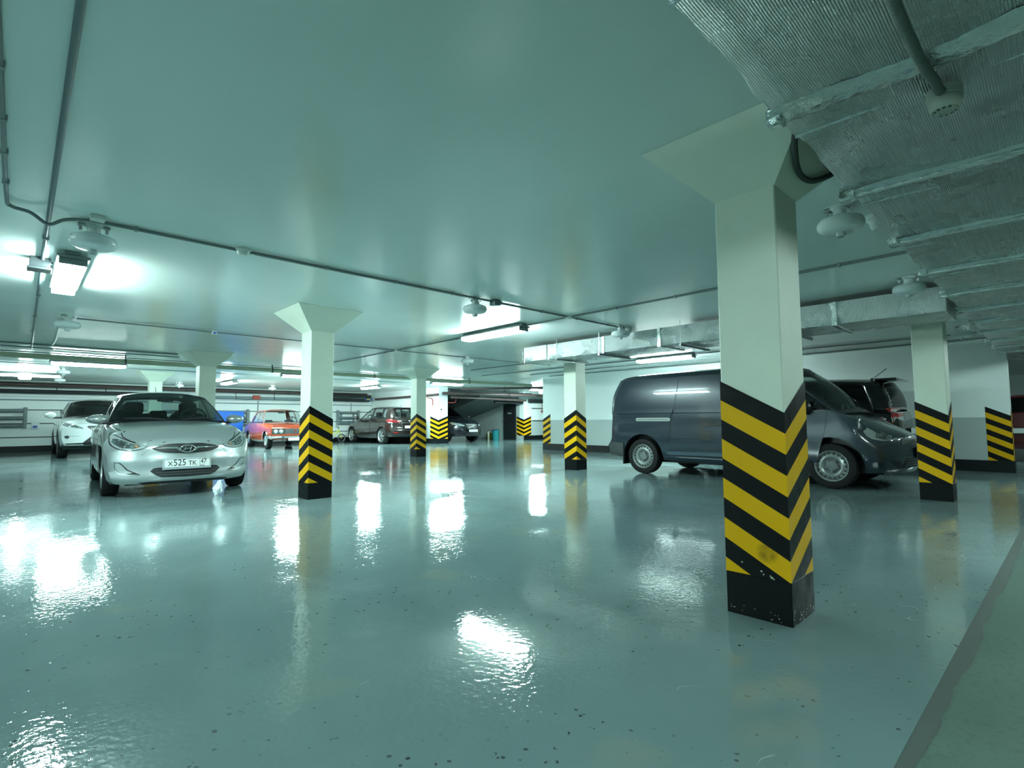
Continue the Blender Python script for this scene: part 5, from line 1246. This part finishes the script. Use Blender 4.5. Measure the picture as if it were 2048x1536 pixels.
for sg in (-1, 1):
    q = lambda P: [(sg*a, b) for a, b in P]
    t_ = car.decal('tail_light', q([(.82,1.00),(.80,.90),(.62,.88),(.42,.875),(.40,.92),(.55,.97),(.72,1.02)]), 'rear', mat('tail_dark_red', (.16,.012,.014), .12, coat=1.), off=.006, g=.03)
    car.decal('tail_light_clear', q([(.80,.90),(.79,.86),(.70,.86),(.70,.885)]), 'rear', M_LENS, off=.008, g=.03, parent=t_)
    car.decal('chrome_strip', q([(.74,.84),(.72,.66),(.695,.66),(.71,.84)]), 'rear', M_CHROME, off=.006, g=.03)
    car.decal('reflector', q([(.68,.50),(.50,.47),(.50,.445),(.69,.475)]), 'rear', M_RED, off=.006, g=.03)
car.decal('chrome_strip', [(-.38,.875),(.38,.875),(.38,.86),(-.38,.86)], 'rear', mat('slat_chrome'), off=.008, g=.04)
car.decal('lower_bumper', [(-.74,.28),(.74,.28),(.72,.40),(-.72,.40)], 'rear', M_TRIM, off=.005, g=.05)
bm = bmesh.new(); add_box(bm, (-1.86,-.50,1.455), (-1.60,.50,1.50), .02, 3); finish('spoiler', bm, brownp, car.root, smooth=50)
bm = bmesh.new(); add_lathe(bm, [(.035,0),(.04,.012),(.02,.02),(0,.02)], xf((-2.11,0,.93),(0,-PI/2,0)), 18); finish('emblem', bm, M_CHROME, car.root, smooth=50)
bm = bmesh.new(); add_tube(bm, [(-1.35,0,1.53),(-1.48,0,1.60)], .008, 6); finish('antenna', bm, M_DARK, car.root)
car.plate(-2.165, 0, .70, None, rear=True); car.mirrors(.62, .95, 1.08, (.08,.1,.07))
for sy in (1,-1):
    for x in (-.2,-1.0): car.decal('door_handle', [(x,.90),(x,.925),(x-.17,.93),(x-.17,.905)], 'side', M_CHROME, sy=sy, off=.03, depth=.025, g=.03)
shut(car, 'front_door', [(.66,.32),(.68,.70),(.60,.95),(-.32,.985),(-.34,.6),(-.34,.30),(.6,.28)], 'side', g=.08)
shut(car, 'rear_door', [(-.36,.30),(-.36,.6),(-.34,.985),(-1.25,1.02),(-1.2,.78),(-.95,.62),(-.88,.42),(-.88,.29)], 'side', g=.08)
car.seats([(-.25,(-.38,.38),.26),(-1.05,(-.36,.36),.20)], 1.02); car.wheels('double', .24, .22, .755, spokes=6); car.steering(.35,.38,1.05)
# ------------------------------------------------------------------ dark car in the bay
dkp = paint('dark_navy_paint', (.008,.011,.018), .25, .25)
K = dict(paint=dkp, xf=1.38, xr=-1.38, r=.355, arch=.40, nose=2.28, tail=-2.30,
 W=[(-2.3,.80),(-1.5,.89),(1.4,.90),(1.9,.88),(2.28,.82)], zs=[(-2.3,1.02),(-1.5,1.08),(.9,1.02),(1.5,.96),(2.0,.88),(2.28,.80)], zc=[(-2.3,1.06),(-1.5,1.12),(.9,1.09),(1.5,1.05),(2.0,.96),(2.28,.86)],
 ys=[(-2.3,.7),(-1.5,.79),(.9,.80),(1.5,.76),(2.28,.62)], zb=[(-2.3,.3),(0,.23),(2.28,.27)],
 nose_prof=[(.2,.10),(.32,.0),(.55,.0),(.7,.03),(.8,.07),(.9,.16)], tail_prof=[(.3,.06),(.5,0),(1.1,.1)], nose_plan=(.34,2.5), deck=(-2.1,1.0),
 cab=dict(posts=[(.98,.16),(.86,.06),(-.1,-.2),(-.18,-.28),(-1.1,-1.05),(-1.2,-1.15),(-1.7,-1.5),(-2.0,-1.8)], kinds='pgtgtgp',
  cowl=1.15, header=.26, rheader=-1.85, rbase=-2.12, zcowl=1.10, zrbase=1.10, glass=M_GLASSD,
  zroof=[(-1.9,1.58),(-1.2,1.64),(0,1.65),(.26,1.62)], yr=[(-1.9,.56),(-.5,.61),(.26,.58)], zr=[(-1.9,1.50),(-1.2,1.57),(0,1.58),(.2,1.54)]))
car = Car('car', 'dark navy car facing out of the dim bay beside the striped wall end', 'car', (14.28,18.50), (.07,-1), K); car.cabin()
for sg in (-1, 1):
    q = lambda P: [(sg*a, b) for a, b in P]
    h = car.decal('headlight', q([(.82,.86),(.80,.76),(.62,.71),(.42,.70),(.40,.75),(.56,.81),(.72,.865)]), 'front', M_LENS, off=.007, g=.03)
    car.decal('turn_signal', q([(.815,.85),(.80,.77),(.76,.76),(.765,.845)]), 'front', M_AMBER, off=.010, g=.03, parent=h)
    for y in (.50,.62): car.decal('lamp_bulb', q([(y+.03*math.cos(a), .748+.03*math.sin(a)) for a in np.linspace(0,2*PI,13)[:-1]]), 'front', M_CHROME, off=.012, g=.02, parent=h)
    car.decal('fog_lamp', q([(.74,.66),(.56,.60),(.48,.50),(.52,.585),(.66,.64)]), 'front', M_LENS, off=.006, g=.03)
g1 = car.decal('grille', [(-.33,.79),(.33,.79),(.27,.59),(-.27,.59)], 'front', M_CHROME, off=.006, g=.04)
car.decal('grille_mesh', [(-.305,.772),(.305,.772),(.25,.608),(-.25,.608)], 'front', M_INK, off=.010, g=.04, parent=g1)
car.decal('grille_diagonal', [(-.29,.62),(-.25,.61),(.28,.765),(.24,.775)], 'front', M_CHROME, off=.016, g=.04, parent=g1)
bm = bmesh.new(); add_tube(bm, [(2.295,.055*math.cos(a),.692+.055*math.sin(a)) for a in np.linspace(0,2*PI,25)[:-1]], .012, 8, closed=True); finish('emblem', bm, M_CHROME, g1, smooth=60)
g2 = car.decal('lower_grille', [(-.40,.50),(-.44,.48),(-.34,.34),(.34,.34),(.44,.48),(.40,.50),(.30,.37),(-.30,.37)], 'front', M_CHROME, off=.008, g=.04)
car.decal('lower_mesh', [(-.36,.48),(.36,.48),(.30,.375),(-.30,.375)], 'front', M_INK, off=.006, g=.04)
car.plate(2.31, 0, .505, None); car.mirrors(.86, 1.02, 1.12, (.09,.12,.08)); car.wheels('double', .24, .22, .79, spokes=5)
# ------------------------------------------------------------------ red car at the right edge
redp = paint('dark_red_paint', (.09,.006,.010), .2, .3)
Rr = dict(paint=redp, xf=1.25, xr=-1.25, r=.31, arch=.355, nose=2.0, tail=-2.05,
 W=[(-2.05,.76),(-1.5,.82),(1.4,.83),(2.0,.74)], zs=[(-2.05,.98),(-1.5,.98),(.8,.93),(1.4,.86),(2.0,.70)], zc=[(-2.05,1.02),(-1.5,1.02),(.8,.99),(1.4,.92),(2.0,.76)],
 ys=[(-2.05,.66),(-1.5,.73),(.8,.74),(1.4,.70),(2.0,.56)], zb=[(-2.05,.28),(0,.2),(2.0,.2)],
 nose_prof=[(.2,.1),(.4,0),(.7,.04),(.9,.16)], tail_prof=[(.25,.06),(.4,.0),(.6,.0),(.75,.04),(1.0,.06)], tail_plan=(.14,3.), deck=(-1.8,.85),
 cab=dict(posts=[(.8,.0),(.68,-.1),(-.3,-.4),(-.38,-.46),(-1.2,-1.1),(-1.7,-1.45)], kinds='pgtgp', cowl=1.0, header=.15, rheader=-1.5, rbase=-1.9, zcowl=1.0, zrbase=1.02,
  zroof=[(-1.6,1.42),(-.6,1.48),(.15,1.45)], yr=[(-1.6,.54),(.1,.56)], zr=[(-1.6,1.36),(-.6,1.42),(.1,1.38)], glass=M_GLASSD))
car = Car('car', 'dark red car cut off by the right edge of the photo', 'car', (18.6,.35), (1.,.0), Rr); car.cabin()
for sg in (-1, 1): car.decal('tail_light', [(sg*a, b) for a, b in ((.76,.9),(.74,.72),(.6,.72),(.56,.88))], 'rear', M_RED, off=.006, g=.03)
car.plate(-2.06, .22, .66, None, rear=True); car.wheels('double', .2, .19, .72, spokes=5)
# ================================================================== WORLD AND VIEW
W = bpy.data.worlds.new('world'); SC.world = W; W.use_nodes = True
W.node_tree.nodes['Background'].inputs[0].default_value = (.02,.03,.03,1); W.node_tree.nodes['Background'].inputs[1].default_value = .2
SC.view_settings.view_transform = 'Standard'; SC.view_settings.look = 'None'
SC.view_settings.exposure = 0.78; SC.view_settings.gamma = 1.0; SC.view_settings.use_curve_mapping = False
try:
    SC.cycles.max_bounces = 12; SC.cycles.diffuse_bounces = 5; SC.cycles.glossy_bounces = 5; SC.cycles.transparent_max_bounces = 16
    SC.cycles.use_denoising = True; SC.cycles.caustics_reflective = False
except Exception: pass
